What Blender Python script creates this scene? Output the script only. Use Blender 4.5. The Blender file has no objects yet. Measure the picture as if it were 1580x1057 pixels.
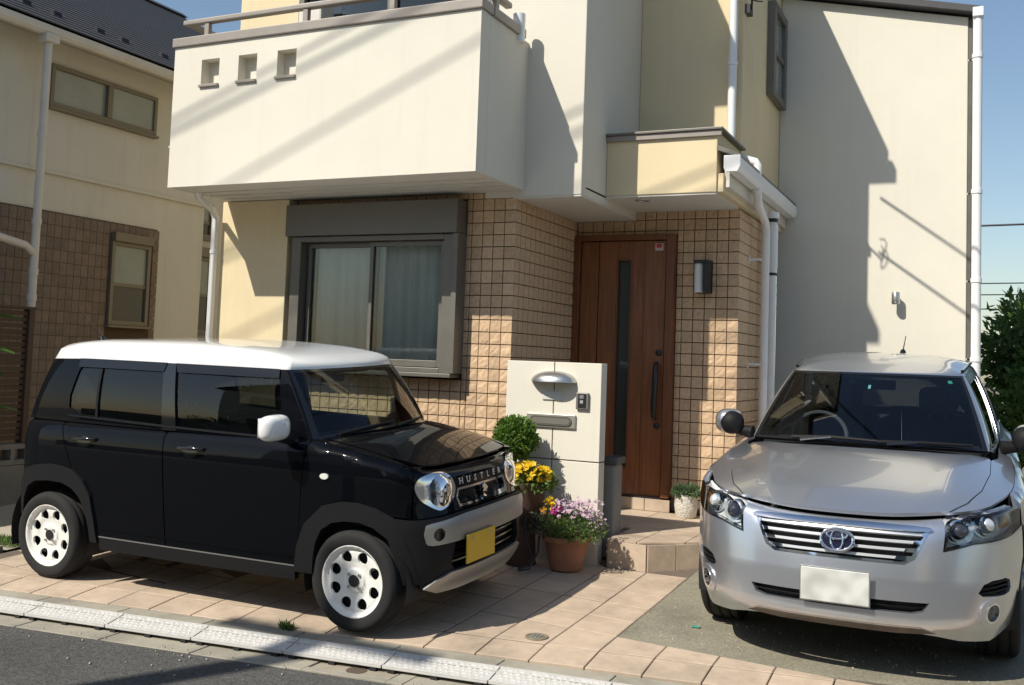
import bpy, math, random
from mathutils import Vector, Matrix
from mathutils.geometry import delaunay_2d_cdt
R=math.radians
scene=bpy.context.scene
# ------------------------------------------------------------------ camera
cam=bpy.data.cameras.new('camera'); camo=bpy.data.objects.new('camera',cam)
scene.collection.objects.link(camo); scene.camera=camo
yaw,pit,rol=-.4428,.06315,.03629
_f=Vector((math.sin(yaw)*math.cos(pit),math.cos(yaw)*math.cos(pit),math.sin(pit)))
_r=Vector((math.cos(yaw),-math.sin(yaw),0)); _u=_r.cross(_f)
_R=math.cos(rol)*_r+math.sin(rol)*_u; _U=-math.sin(rol)*_r+math.cos(rol)*_u
m3=Matrix((_R,_U,-_f)).transposed()
camo.matrix_world=Matrix.Translation((0,0,1.557))@m3.to_4x4()
cam.sensor_width=36; cam.lens=1546.3/1580*36; cam.shift_y=-70.5/1580; cam.clip_end=2000; cam.clip_start=.05
# ------------------------------------------------------------------ world, sun, exposure
SUN=Vector((.51,1.,-1.17)).normalized()           # direction the light travels
world=bpy.data.worlds.new('World'); scene.world=world; world.use_nodes=True
wn=world.node_tree.nodes; wl=world.node_tree.links
sky=wn.new('ShaderNodeTexSky'); sky.sky_type='NISHITA'; sky.sun_disc=False
sky.sun_elevation=math.asin(-SUN.z); sky.sun_rotation=math.atan2(-SUN.x,-SUN.y)
sky.altitude=30; sky.air_density=1.2; sky.dust_density=.8; sky.ozone_density=1.6
wl.new(sky.outputs[0],wn['Background'].inputs[0]); wn['Background'].inputs[1].default_value=.098
sl=bpy.data.lights.new('sun','SUN'); sl.energy=4.5; sl.angle=R(.53); sl.color=(1,.945,.84)
so=bpy.data.objects.new('sun',sl); scene.collection.objects.link(so)
so.rotation_euler=SUN.to_track_quat('-Z','Y').to_euler(); so.location=(-6,-10,14)
vs=scene.view_settings; vs.view_transform='Standard'; vs.look='None'; vs.exposure=.28; vs.gamma=1
rng=random.Random(7)
COL=scene.collection
# ------------------------------------------------------------------ materials
MATS={}
def mat(name,col,rough=.6,metal=0,var=0.,vscale=6,bump=0.,bscale=60,coat=0.,spec=.5,rnd=0.,stretch=None,vcol=None,detail=6,sheen=0,bdist=.004,dirt=None,streak=None,coat_ior=1.5,stain=None):
    if name in MATS: return MATS[name]
    m=bpy.data.materials.new(name); m.use_nodes=True; n=m.node_tree.nodes; l=m.node_tree.links
    b=n['Principled BSDF']; b.inputs['Base Color'].default_value=(*col,1); b.inputs['Roughness'].default_value=rough
    b.inputs['Metallic'].default_value=metal; b.inputs['Specular IOR Level'].default_value=spec
    b.inputs['Coat Weight'].default_value=coat; b.inputs['Coat Roughness'].default_value=.03; b.inputs['Coat IOR'].default_value=coat_ior
    tc=n.new('ShaderNodeTexCoord'); co=tc.outputs['Object']; raw=co
    if rnd:
        o0=n.new('ShaderNodeObjectInfo'); ad=n.new('ShaderNodeVectorMath'); ad.operation='MULTIPLY_ADD'; cb_=n.new('ShaderNodeCombineXYZ')
        for i in range(3): l.new(o0.outputs['Random'],cb_.inputs[i])
        ad.inputs[1].default_value=(37,53,71); l.new(cb_.outputs[0],ad.inputs[0]); l.new(co,ad.inputs[2]); co=ad.outputs[0]; raw=co
    if stretch:
        mp=n.new('ShaderNodeMapping'); mp.inputs['Scale'].default_value=stretch; l.new(co,mp.inputs[0]); co=mp.outputs[0]
    cur=None
    if var or vcol:
        t=n.new('ShaderNodeTexNoise'); t.inputs['Scale'].default_value=vscale; t.inputs['Detail'].default_value=detail; t.inputs['Roughness'].default_value=.62
        l.new(co,t.inputs['Vector'])
        r=n.new('ShaderNodeValToRGB'); r.color_ramp.elements[0].position=.3; r.color_ramp.elements[1].position=.7
        if vcol: a,c=vcol,col
        else: a=tuple(x*(1-var) for x in col); c=tuple(min(1,x*(1+var)) for x in col)
        r.color_ramp.elements[0].color=(*a,1); r.color_ramp.elements[1].color=(*c,1)
        l.new(t.outputs['Fac'],r.inputs[0]); cur=r.outputs[0]
        mr=n.new('ShaderNodeMapRange'); mr.inputs['To Min'].default_value=max(.02,rough-.12*(rough>.3)); mr.inputs['To Max'].default_value=min(1,rough+.12*(rough>.3))
        l.new(t.outputs['Fac'],mr.inputs[0]); l.new(mr.outputs[0],b.inputs['Roughness'])
    if dirt:
        dcol,ds,dth,damt=dirt
        t2=n.new('ShaderNodeTexNoise'); t2.inputs['Scale'].default_value=ds; t2.inputs['Detail'].default_value=8; t2.inputs['Roughness'].default_value=.7
        l.new(raw,t2.inputs['Vector'])
        r2=n.new('ShaderNodeMapRange'); r2.inputs['From Min'].default_value=dth; r2.inputs['From Max'].default_value=dth+.2; r2.inputs['To Max'].default_value=damt
        l.new(t2.outputs['Fac'],r2.inputs[0])
        mx=n.new('ShaderNodeMix'); mx.data_type='RGBA'; l.new(r2.outputs[0],mx.inputs['Factor'])
        if cur: l.new(cur,mx.inputs['A'])
        else: mx.inputs['A'].default_value=(*col,1)
        mx.inputs['B'].default_value=(*dcol,1); cur=mx.outputs['Result']
    if stain:
        gp_=n.new('ShaderNodeNewGeometry'); t5=n.new('ShaderNodeTexNoise'); t5.inputs['Scale'].default_value=stain[0]; t5.inputs['Detail'].default_value=9; t5.inputs['Roughness'].default_value=.68; l.new(gp_.outputs['Position'],t5.inputs['Vector'])
        r5=n.new('ShaderNodeMapRange'); r5.inputs['From Min'].default_value=.46; r5.inputs['From Max'].default_value=.72; r5.inputs['To Min'].default_value=1.; r5.inputs['To Max'].default_value=1-stain[1]; l.new(t5.outputs['Fac'],r5.inputs[0])
        x5=n.new('ShaderNodeMix'); x5.data_type='RGBA'; x5.blend_type='MULTIPLY'; x5.inputs['Factor'].default_value=1.
        if cur: l.new(cur,x5.inputs['A'])
        else: x5.inputs['A'].default_value=(*col,1)
        l.new(r5.outputs[0],x5.inputs['B']); cur=x5.outputs['Result']
    if streak:
        scol,samt=streak
        m4=n.new('ShaderNodeMapping'); m4.inputs['Scale'].default_value=(7,7,.35); l.new(raw,m4.inputs[0])
        t4=n.new('ShaderNodeTexNoise'); t4.inputs['Scale'].default_value=1.6; t4.inputs['Detail'].default_value=7; t4.inputs['Roughness'].default_value=.7; l.new(m4.outputs[0],t4.inputs['Vector'])
        r4=n.new('ShaderNodeMapRange'); r4.inputs['From Min'].default_value=.54; r4.inputs['From Max'].default_value=.80; r4.inputs['To Max'].default_value=samt; l.new(t4.outputs['Fac'],r4.inputs[0])
        x4=n.new('ShaderNodeMix'); x4.data_type='RGBA'; l.new(r4.outputs[0],x4.inputs['Factor'])
        if cur: l.new(cur,x4.inputs['A'])
        else: x4.inputs['A'].default_value=(*col,1)
        x4.inputs['B'].default_value=(*scol,1); cur=x4.outputs['Result']
    if rnd:
        oi=n.new('ShaderNodeObjectInfo'); h=n.new('ShaderNodeHueSaturation'); mr=n.new('ShaderNodeMapRange')
        mr.inputs['To Min'].default_value=1-rnd; mr.inputs['To Max'].default_value=1+rnd; l.new(oi.outputs['Random'],mr.inputs[0]); l.new(mr.outputs[0],h.inputs['Value'])
        if cur: l.new(cur,h.inputs['Color'])
        else: h.inputs['Color'].default_value=(*col,1)
        cur=h.outputs[0]
    if cur: l.new(cur,b.inputs['Base Color'])
    if bump:
        t=n.new('ShaderNodeTexNoise'); t.inputs['Scale'].default_value=bscale; t.inputs['Detail'].default_value=5
        l.new(co,t.inputs['Vector']); bp=n.new('ShaderNodeBump'); bp.inputs['Strength'].default_value=bump; bp.inputs['Distance'].default_value=bdist
        l.new(t.outputs['Fac'],bp.inputs['Height']); l.new(bp.outputs[0],b.inputs['Normal'])
    MATS[name]=m; return m
def glass(name,tint,refl=1.0,rough=.0):
    if name in MATS: return MATS[name]
    m=bpy.data.materials.new(name); m.use_nodes=True; n=m.node_tree.nodes; l=m.node_tree.links
    for x in list(n):
        if x.type!='OUTPUT_MATERIAL': n.remove(x)
    out=[x for x in n if x.type=='OUTPUT_MATERIAL'][0]
    tr=n.new('ShaderNodeBsdfTransparent'); tr.inputs[0].default_value=(*tint,1)
    gl=n.new('ShaderNodeBsdfGlossy'); gl.inputs['Roughness'].default_value=rough; gl.inputs['Color'].default_value=(refl,refl,refl,1)
    fr=n.new('ShaderNodeFresnel'); fr.inputs[0].default_value=1.52
    mx=n.new('ShaderNodeMixShader'); l.new(fr.outputs[0],mx.inputs[0]); l.new(tr.outputs[0],mx.inputs[1]); l.new(gl.outputs[0],mx.inputs[2]); l.new(mx.outputs[0],out.inputs[0])
    MATS[name]=m; return m
def leafmat(name,c1,c2,rough=.5):
    if name in MATS: return MATS[name]
    m=mat(name,c1,rough,vcol=c2,vscale=14,detail=2); n=m.node_tree.nodes; l=m.node_tree.links
    b=n['Principled BSDF']; tl=n.new('ShaderNodeBsdfTranslucent'); mx=n.new('ShaderNodeMixShader'); mx.inputs[0].default_value=.38
    src=b.inputs['Base Color'].links[0].from_socket; l.new(src,tl.inputs[0])
    out=[x for x in n if x.type=='OUTPUT_MATERIAL'][0]
    l.new(b.outputs[0],mx.inputs[1]); l.new(tl.outputs[0],mx.inputs[2]); l.new(mx.outputs[0],out.inputs[0]); return m
# ------------------------------------------------------------------ mesh helpers
def tag(o,label=None,cat=None,group=None,kind=None):
    if label: o['label']=label
    if cat: o['category']=cat
    if group: o['group']=group
    if kind: o['kind']=kind
    return o
def link(name,me,m,parent=None,loc=None):
    o=bpy.data.objects.new(name,me); COL.objects.link(o)
    if m and me and not me.materials: me.materials.append(m)
    if parent:
        o.parent=parent
        if loc is None: o.location=parent.get('_off',(0,0,0))
        else: o.location=loc
    elif loc is not None: o.location=loc
    return o
def empty(name,loc,label,cat,group=None,world_children=True):
    o=bpy.data.objects.new(name,None); COL.objects.link(o); o.location=loc; o.empty_display_size=.1
    tag(o,label,cat,group)
    if world_children: o['_off']=tuple(-c for c in loc)
    return o
class MB:
    def __init__(s): s.v=[]; s.f=[]; s.sm=[]
    def add(s,vs,fs,smooth=False):
        o=len(s.v); s.v+=[tuple(v) for v in vs]; s.f+=[tuple(i+o for i in f) for f in fs]; s.sm+=[smooth]*len(fs); return s
    def box(s,x0,x1,y0,y1,z0,z1):
        return s.add([(x0,y0,z0),(x1,y0,z0),(x1,y1,z0),(x0,y1,z0),(x0,y0,z1),(x1,y0,z1),(x1,y1,z1),(x0,y1,z1)],
              [(0,3,2,1),(4,5,6,7),(0,1,5,4),(1,2,6,5),(2,3,7,6),(3,0,4,7)])
    def prism(s,poly,a,b,axis='z'):
        """extrude a 2D polygon from a to b along axis"""
        n=len(poly)
        def P(p,h): return {'z':(p[0],p[1],h),'y':(p[0],h,p[1]),'x':(h,p[0],p[1])}[axis]
        vs=[P(p,a) for p in poly]+[P(p,b) for p in poly]
        fs=[tuple(range(n))[::-1],tuple(range(n,2*n))]+[(i,(i+1)%n,n+(i+1)%n,n+i) for i in range(n)]
        return s.add(vs,fs)
    def quad(s,*p): return s.add(p,[tuple(range(len(p)))])
    def tube(s,pts,r,n=10,cap=True):
        pts=[Vector(p) for p in pts]; rs=r if isinstance(r,(list,tuple)) else [r]*len(pts)
        vs=[]; up=None
        for i,p in enumerate(pts):
            d=(pts[min(i+1,len(pts)-1)]-pts[max(i-1,0)]).normalized()
            if up is None: up=Vector((0,0,1)) if abs(d.z)<.9 else Vector((1,0,0))
            a=d.cross(up); 
            if a.length<1e-4: a=d.cross(Vector((.3,1,.2)))
            a.normalize(); b=a.cross(d); up=b
            for k in range(n):
                t=2*math.pi*k/n; vs.append(p+rs[i]*(math.cos(t)*a+math.sin(t)*b))
        fs=[(i*n+k,i*n+(k+1)%n,(i+1)*n+(k+1)%n,(i+1)*n+k) for i in range(len(pts)-1) for k in range(n)]
        o=len(s.v); s.add(vs,fs,True)
        if cap: s.add([],[]); s.f+=[tuple(o+k for k in range(n))[::-1],tuple(o+(len(pts)-1)*n+k for k in range(n))]; s.sm+=[False]*2
        return s
    def lathe(s,prof,c=(0,0,0),axis='z',n=24,smooth=True,a0=0,a1=2*math.pi):
        full=abs(a1-a0-2*math.pi)<1e-6; m=n if full else n+1
        vs=[]
        for r,h in prof:
            for k in range(m):
                t=a0+(a1-a0)*k/n; x,y=r*math.cos(t),r*math.sin(t)
                vs.append({'z':(c[0]+x,c[1]+y,c[2]+h),'x':(c[0]+h,c[1]+x,c[2]+y),'y':(c[0]+x,c[1]+h,c[2]+y)}[axis])
        fs=[]
        for i in range(len(prof)-1):
            for k in range(n):
                k2=(k+1)%m if full else k+1
                q=(i*m+k,i*m+k2,(i+1)*m+k2,(i+1)*m+k)
                fs.append(q if axis!='y' else q[::-1])
        return s.add(vs,fs,smooth)
    def ball(s,c,rx,ry,rz,n=14):
        prof=[(math.sin(math.pi*i/n),-math.cos(math.pi*i/n)) for i in range(n+1)]
        o=len(s.v); s.lathe([(max(r,1e-4),h) for r,h in prof],(0,0,0),'z',n+4)
        s.v[o:]=[(c[0]+x*rx,c[1]+y*ry,c[2]+z*rz) for x,y,z in s.v[o:]]; return s
    def mesh(s,name='mesh'):
        me=bpy.data.meshes.new(name); me.from_pydata(s.v,[],s.f); me.polygons.foreach_set('use_smooth',s.sm); me.update(); return me
    def build(s,name,m,parent=None,bevel=0,loc=None,seg=2,sharp=40):
        me=s.mesh(name)
        if any(s.sm): me.set_sharp_from_angle(angle=R(sharp))
        o=link(name,me,m,parent,loc)
        if bevel:
            b=o.modifiers.new('bevel','BEVEL'); b.width=bevel; b.segments=seg; b.limit_method='ANGLE'; b.angle_limit=R(40); b.harden_normals=False
        return o
def box(name,m,parent,x0,x1,y0,y1,z0,z1,bevel=0,loc=None): return MB().box(x0,x1,y0,y1,z0,z1).build(name,m,parent,bevel,loc)
def inpoly(p,poly):
    c=False; x,y=p; j=len(poly)-1
    for i in range(len(poly)):
        xi,yi=poly[i]; xj,yj=poly[j]
        if (yi>y)!=(yj>y) and x<(xj-xi)*(y-yi)/(yj-yi)+xi: c=not c
        j=i
    return c
def dens(poly,res):
    out=[]
    for a,b in zip(poly,poly[1:]+poly[:1]):
        n=max(1,int(math.hypot(b[0]-a[0],b[1]-a[1])/res+.5))
        out+=[(a[0]+(b[0]-a[0])*k/n,a[1]+(b[1]-a[1])*k/n) for k in range(n)]
    return out
def chaikin(poly,it=2,w=.22):
    for _ in range(it):
        q=[]
        for a,b in zip(poly,poly[1:]+poly[:1]):
            q+=[(a[0]+(b[0]-a[0])*w,a[1]+(b[1]-a[1])*w),(a[0]+(b[0]-a[0])*(1-w),a[1]+(b[1]-a[1])*(1-w))]
        poly=q
    return poly
def panel(name,fn,poly,m,parent,res=.05,holes=(),thick=.015,flip=False,loc=(0,0,0),ares=None):
    """curved panel: a 2D outline (with holes) in a surface chart fn(a,b)->xyz, triangulated, rimmed and given analytic normals"""
    rx,ry=(ares or (1.,1.))           # chart units per metre
    sc=lambda P:[(a/rx,b/ry) for a,b in P]
    loops=[dens(sc(list(poly)),res)]+[dens(sc(list(h)),res) for h in holes]
    vs=[];es=[]
    for L in loops:
        o=len(vs); vs+=L; es+=[(o+i,o+(i+1)%len(L)) for i in range(len(L))]
    nb=len(vs)
    xs=[p[0] for p in loops[0]]; ys=[p[1] for p in loops[0]]
    nx=max(1,int((max(xs)-min(xs))/res)); ny=max(1,int((max(ys)-min(ys))/res))
    for i in range(nx+1):
        for j in range(ny+1):
            p=(min(xs)+(max(xs)-min(xs))*(i+.5)/(nx+1),min(ys)+(max(ys)-min(ys))*(j+.5)/(ny+1))
            if inpoly(p,loops[0]) and not any(inpoly(p,h) for h in loops[1:]):
                if min((p[0]-q[0])**2+(p[1]-q[1])**2 for q in vs[:nb])>(res*.45)**2: vs.append(p)
    r=delaunay_2d_cdt([Vector(p) for p in vs],es,[],0,1e-7)
    V=[(p.x,p.y) for p in r[0]]
    T=[]
    for f in r[2]:
        c=(sum(V[i][0] for i in f)/len(f),sum(V[i][1] for i in f)/len(f))
        if inpoly(c,loops[0]) and not any(inpoly(c,h) for h in loops[1:]): T.append(list(f))
    def F(p): return Vector(fn(p[0]*rx,p[1]*ry))
    e=.004
    P3=[F(p) for p in V]; N3=[]
    for p in V:
        n=(F((p[0]+e,p[1]))-F((p[0]-e,p[1]))).cross(F((p[0],p[1]+e))-F((p[0],p[1]-e)))
        n=n.normalized() if n.length>1e-12 else Vector((0,0,1))
        N3.append(-n if flip else n)
    faces=[]
    for f in T:
        g=(P3[f[1]]-P3[f[0]]).cross(P3[f[2]]-P3[f[0]])
        av=N3[f[0]]+N3[f[1]]+N3[f[2]]
        faces.append(tuple(f) if g.dot(av)>0 else tuple(f[::-1]))
    if thick:
        cnt={}
        for f in faces:
            for a,b in zip(f,f[1:]+f[:1]): cnt[(a,b)]=1
        bd=[k for k in cnt if (k[1],k[0]) not in cnt]
        for a,b in bd:
            t=(P3[b]-P3[a]).normalized(); nn=t.cross((N3[a]+N3[b]).normalized())
            o=len(P3); P3+=[P3[a],P3[b],P3[b]-N3[b]*thick,P3[a]-N3[a]*thick]; N3+=[nn]*4
            faces.append((o+3,o+2,o+1,o))
    me=bpy.data.meshes.new(name); me.from_pydata(P3,[],faces); me.polygons.foreach_set('use_smooth',[True]*len(faces)); me.update()
    me.normals_split_custom_set_from_vertices([n.normalized() if n.length>1e-9 else Vector((0,0,1)) for n in N3])
    return link(name,me,m,parent,loc)
def grid(name,fn,a0,a1,na,b0,b1,nb,m,parent,flip=False,loc=(0,0,0)):
    vs=[];ns=[]; e=1e-3
    for i in range(na+1):
        for j in range(nb+1):
            a=a0+(a1-a0)*i/na; b=b0+(b1-b0)*j/nb
            vs.append(Vector(fn(a,b)))
            n=(Vector(fn(min(a+e,a1),b))-Vector(fn(max(a-e,a0),b))).cross(Vector(fn(a,min(b+e,b1)))-Vector(fn(a,max(b-e,b0))))
            n=n.normalized() if n.length>1e-12 else Vector((0,0,1)); ns.append(-n if flip else n)
    fs=[]
    for i in range(na):
        for j in range(nb):
            q=(i*(nb+1)+j,(i+1)*(nb+1)+j,(i+1)*(nb+1)+j+1,i*(nb+1)+j+1)
            fs.append(q[::-1] if flip else q)
    me=bpy.data.meshes.new(name); me.from_pydata(vs,[],fs); me.polygons.foreach_set('use_smooth',[True]*len(fs)); me.update()
    me.normals_split_custom_set_from_vertices(ns)
    return link(name,me,m,parent,loc)
def text_mesh(txt,size,extrude=.0,offset=0.):
    cu=bpy.data.curves.new('text','FONT'); cu.body=txt; cu.size=size; cu.extrude=extrude; cu.offset=offset; cu.align_x='CENTER'; cu.align_y='CENTER'; cu.resolution_u=3
    o=bpy.data.objects.new('text',cu); COL.objects.link(o); bpy.context.view_layer.update()
    dg=bpy.context.evaluated_depsgraph_get(); me=bpy.data.meshes.new_from_object(o.evaluated_get(dg))
    bpy.data.objects.remove(o); bpy.data.curves.remove(cu); return me
def leaves(n,vol,size,ratio=.5,up=.3,seed=1,fold=True):
    """n little folded leaf quads; vol(rng)->(point, outward dir)"""
    r=random.Random(seed); mb=MB()
    for _ in range(n):
        p,o=vol(r); p=Vector(p); o=Vector(o)
        d=(o+Vector((r.gauss(0,.6),r.gauss(0,.6),r.gauss(up,.6)))).normalized()
        sd=d.cross(Vector((r.gauss(0,1),r.gauss(0,1),r.gauss(0,1)))); 
        if sd.length<1e-3: continue
        sd.normalize(); nn=sd.cross(d); L=size*r.uniform(.6,1.3); w=L*ratio/2
        a=p; c=p+d*L; l1=p+d*L*.45+sd*w+nn*w*.3; l2=p+d*L*.45-sd*w+nn*w*.3
        mb.add([a,l1,c,l2],[(0,1,2),(0,2,3)])
    return mb
# ------------------------------------------------------------------ palette
M_white=mat('white_stucco',(.695,.655,.555),.85,streak=((.50,.47,.40),.22),var=.035,vscale=1.3,bump=.35,bscale=130,spec=.25,dirt=((.62,.58,.48),.8,.62,.10))
M_cream=mat('cream_stucco',(.72,.605,.39),.88,streak=((.48,.41,.28),.25),var=.05,vscale=1.5,bump=.5,bscale=110,spec=.25,dirt=((.5,.42,.30),.9,.6,.14))
M_soffit=mat('soffit_board',(.66,.64,.58),.8,var=.04,vscale=2,spec=.3)
M_tile=mat('split_face_tile',(.575,.405,.255),.8,var=.13,vscale=30,bump=.6,bscale=200,rnd=.12,spec=.3,bdist=.003)
M_grout=mat('dark_grout',(.085,.056,.028),.95)
M_alu=mat('bronze_aluminium',(.17,.158,.135),.45,metal=.35,var=.06,vscale=8)
M_coping=mat('taupe_coping',(.30,.265,.23),.5,metal=.2,var=.05,vscale=6)
M_pvc=mat('white_pvc',(.80,.80,.78),.35,var=.03,vscale=5,dirt=((.55,.52,.46),3,.6,.25))
M_pvc2=mat('cream_gutter_pvc',(.66,.62,.54),.4,var=.05,vscale=5,dirt=((.35,.32,.27),3,.55,.3))
M_glass=glass('window_glass',(.86,.89,.87),.6)
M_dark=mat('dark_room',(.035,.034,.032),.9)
M_curtain=mat('lace_curtain',(.80,.80,.77),.9,var=.05,vscale=3)
M_door=mat('red_brown_wood',(.225,.082,.030),.38,var=.32,vscale=5,stretch=(9,9,.55),bump=.12,bscale=8,coat=.25)
M_doorf=mat('door_frame_wood',(.17,.062,.024),.4,var=.25,vscale=5,stretch=(9,9,.6))
M_black=mat('black_metal',(.018,.018,.019),.4)
M_conc=mat('concrete',(.245,.225,.165),.9,var=.32,vscale=60,bump=.8,bscale=90,dirt=((.40,.38,.30),75,.64,.6),stain=(1.1,.42))
M_kerb=mat('kerb_concrete',(.34,.31,.245),.9,var=.12,vscale=5,bump=.5,bscale=120,dirt=((.2,.19,.14),14,.56,.5),stain=(2.2,.4))
M_pave=mat('beige_paving_tile',(.49,.385,.285),.75,var=.10,vscale=9,bump=.25,bscale=160,rnd=.07,dirt=((.26,.21,.16),11,.58,.45),stain=(1.7,.38))
M_joint=mat('paving_joint',(.13,.10,.075),.95,var=.2,vscale=20)
M_asph=mat('asphalt',(.083,.08,.073),.92,var=.6,vscale=75,bump=1.,bscale=120,dirt=((.36,.34,.30),48,.63,.85),stain=(.9,.3),detail=3,bdist=.006)
M_plate=mat('embossed_plate',(.54,.525,.495),.6,var=.10,vscale=12,metal=.1,dirt=((.33,.30,.27),9,.53,.6))
M_roof=mat('slate_roof',(.055,.053,.054),.6,var=.2,vscale=9,rnd=.1)
M_nwall=mat('taupe_stucco',(.66,.635,.56),.9,streak=((.36,.33,.28),.3),var=.05,vscale=1.2,bump=.4,bscale=110,spec=.2)
M_ntile=mat('brown_tile',(.20,.15,.115),.75,var=.15,vscale=20,rnd=.12,bump=.4,bscale=150)
M_nframe=mat('olive_bronze_frame',(.20,.175,.13),.45,metal=.3)
M_frost=mat('frosted_glass',(.26,.29,.27),.22,var=.12,vscale=2,coat=.6)
M_block=mat('concrete_block',(.22,.21,.19),.95,var=.15,vscale=8,bump=.6,bscale=90)
M_fence=mat('dark_brown_slat',(.07,.04,.026),.6,var=.2,vscale=8,stretch=(1,.3,6))
M_sand=mat('pale_concrete_yard',(.40,.35,.265),.92,var=.1,vscale=2,bump=.4,bscale=100)
M_steel=mat('brushed_steel',(.52,.52,.51),.33,metal=.9,var=.05,vscale=20)
# ------------------------------------------------------------------ ground
def yv(x,c): return c+.115*(x+3.44)
KINK,KERB,PL0,PL1,GUT=5.041,4.81,4.645,4.50,4.363
def gz(x,y):
    d=y-yv(x,KINK)
    if d>=0: return max(0.,.04*(y-5))
    k=max(0.,.04*(yv(x,KINK)-5)); return k+d*.13
def sheet(name,m,pts,z,kind='structure'):
    o=MB().quad(*[(x,y,z) for x,y in pts]).build(name,m); tag(o,kind=kind); return o
sheet('ground',mat('earth_ground',(.16,.145,.115),.95,var=.2,vscale=.8),[(-400,-400),(400,-400),(400,400),(-400,400)],-.30)
sheet('road',M_asph,[(-60,yv(-60,GUT)),(-60,yv(-60,-1.9)),(60,yv(60,-1.9)),(60,yv(60,GUT))],-.10)
sheet('far_pavement',M_conc,[(-60,yv(-60,-1.9)),(-60,yv(-60,-6)),(60,yv(60,-6)),(60,yv(60,-1.9))],-.085)
def slab(name,m,poly,dz,nsub=1):
    mb=MB(); mb.quad(*[(x,y,gz(x,y)+dz) for x,y in poly]); o=mb.build(name,m); tag(o,kind='structure'); return o
def strip(name,m,c0,z0,c1,z1,x0,x1,n=1):
    mb=MB()
    for i in range(n):
        a=x0+(x1-x0)*i/n; b=x0+(x1-x0)*(i+1)/n
        mb.quad((a,yv(a,c1),z1),(b,yv(b,c1),z1),(b,yv(b,c0),z0),(a,yv(a,c0),z0))
    return mb
# forecourt bed under the tiles: ramp row and sloping field
mb=strip('x',None,KINK,-.012,KERB,-.042,-6.52,8)
mb.quad((-6.52,yv(-6.52,KINK),-.012),(8,yv(8,KINK),gz(8,yv(8,KINK))-.012),(8,13,.308),(-6.52,13,.308))
tag(mb.build('forecourt',M_joint),kind='structure')
# concrete parking bay
def row0(x): return 5.53-.085*(x+2.2)
bay=MB(); X0=-1.872
pts=[(X0,row0(X0)),(-.9,row0(-.9)),(.0,row0(0)+.0),(.6,yv(.6,KINK)+.12),(7,yv(7,KINK)+.12),(7,10.3),(X0,10.3)]
bay.quad(*[(x,y,gz(x,y)-.003) for x,y in pts]); tag(bay.build('parking_bay',M_conc),kind='structure')
# yard at the left
yd=MB(); yp=[(-30,yv(-30,KERB)),(-6.6,yv(-6.6,KERB)),(-6.6,13),(-30,13)]
yd.quad(*[(x,y,max(-.03,.04*(y-5))-.004) for x,y in yp]); tag(yd.build('side_yard',M_sand),kind='structure')
# paving tiles
def clip(poly,f):
    out=[]
    for a,b in zip(poly,poly[1:]+poly[:1]):
        fa,fb=f(a),f(b)
        if fa>=0: out.append(a)
        if (fa>=0)!=(fb>=0):
            t=fa/(fa-fb); out.append((a[0]+(b[0]-a[0])*t,a[1]+(b[1]-a[1])*t))
    return out
paving=bpy.data.objects.new('paving',None); COL.objects.link(paving); tag(paving,kind='structure')
def inset(poly,d):
    cx=sum(p[0] for p in poly)/len(poly); cy=sum(p[1] for p in poly)/len(poly); out=[]
    for x,y in poly:
        dx,dy=x-cx,y-cy; out.append((x-math.copysign(min(d,abs(dx)),dx),y-math.copysign(min(d,abs(dy)),dy)))
    return out
def pave(poly,parent=paving):
    if len(poly)<3: return
    ar=abs(sum(a[0]*b[1]-b[0]*a[1] for a,b in zip(poly,poly[1:]+poly[:1])))/2
    if ar<.004: return
    if sum(a[0]*b[1]-b[0]*a[1] for a,b in zip(poly,poly[1:]+poly[:1]))<0: poly=poly[::-1]
    q=inset(poly,.0042); q2=inset(poly,.0075); n=len(q); dz=rng.uniform(-.0012,.0012); tx,ty=rng.uniform(-.004,.004),rng.uniform(-.004,.004)
    cx=sum(p[0] for p in q)/n; cy=sum(p[1] for p in q)/n; cz=gz(cx,cy)
    def Z(p,h): return (p[0]-cx,p[1]-cy,gz(p[0],p[1])-cz+h+dz+tx*(p[0]-cx)+ty*(p[1]-cy))
    vs=[Z(p,-.02) for p in q]+[Z(p,-.0025) for p in q]+[Z(p,0) for p in q2]
    fs=[tuple(range(2*n,3*n))]+[(k*n+i,k*n+(i+1)%n,(k+1)*n+(i+1)%n,(k+1)*n+i) for k in (0,1) for i in range(n)]
    MB().add(vs,fs).build('paving_tile',M_pave,parent,loc=(cx,cy,cz))
PX=[-2.478+.3005*i for i in range(-14,20)]
for a,b in zip(PX,PX[1:]):
    if b<=-6.5: continue
    a=max(a,-6.5)
    pave([(a,yv(a,KERB)),(b,yv(b,KERB)),(b,yv(b,KINK)),(a,yv(a,KINK))])
    c=(a+b)/2; rows=[row0(c)+.305*j for j in range(6)] if c<-1.88 else [row0(c)]
    y=rows[0]-.305
    while y-yv(c,KINK)>.16: rows.insert(0,y); y-=.305
    sl=lambda yy:[(x,yy-.085*(x-c)) for x in (a,b)]
    lo=[(a,yv(a,KINK)),(b,yv(b,KINK))]
    for yy in rows:
        hi=sl(yy)
        poly=[lo[0],lo[1],hi[1],hi[0]]
        poly=clip(poly,lambda p:p[1]-yv(p[0],KINK)); lo=hi
        if len(poly)>2: poly=clip(poly,lambda p:(7.28 if p[0]<-3.45 else 7.0+.3*(p[0]<-2.5))-p[1])
        if len(poly)>2: pave(poly)
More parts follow.
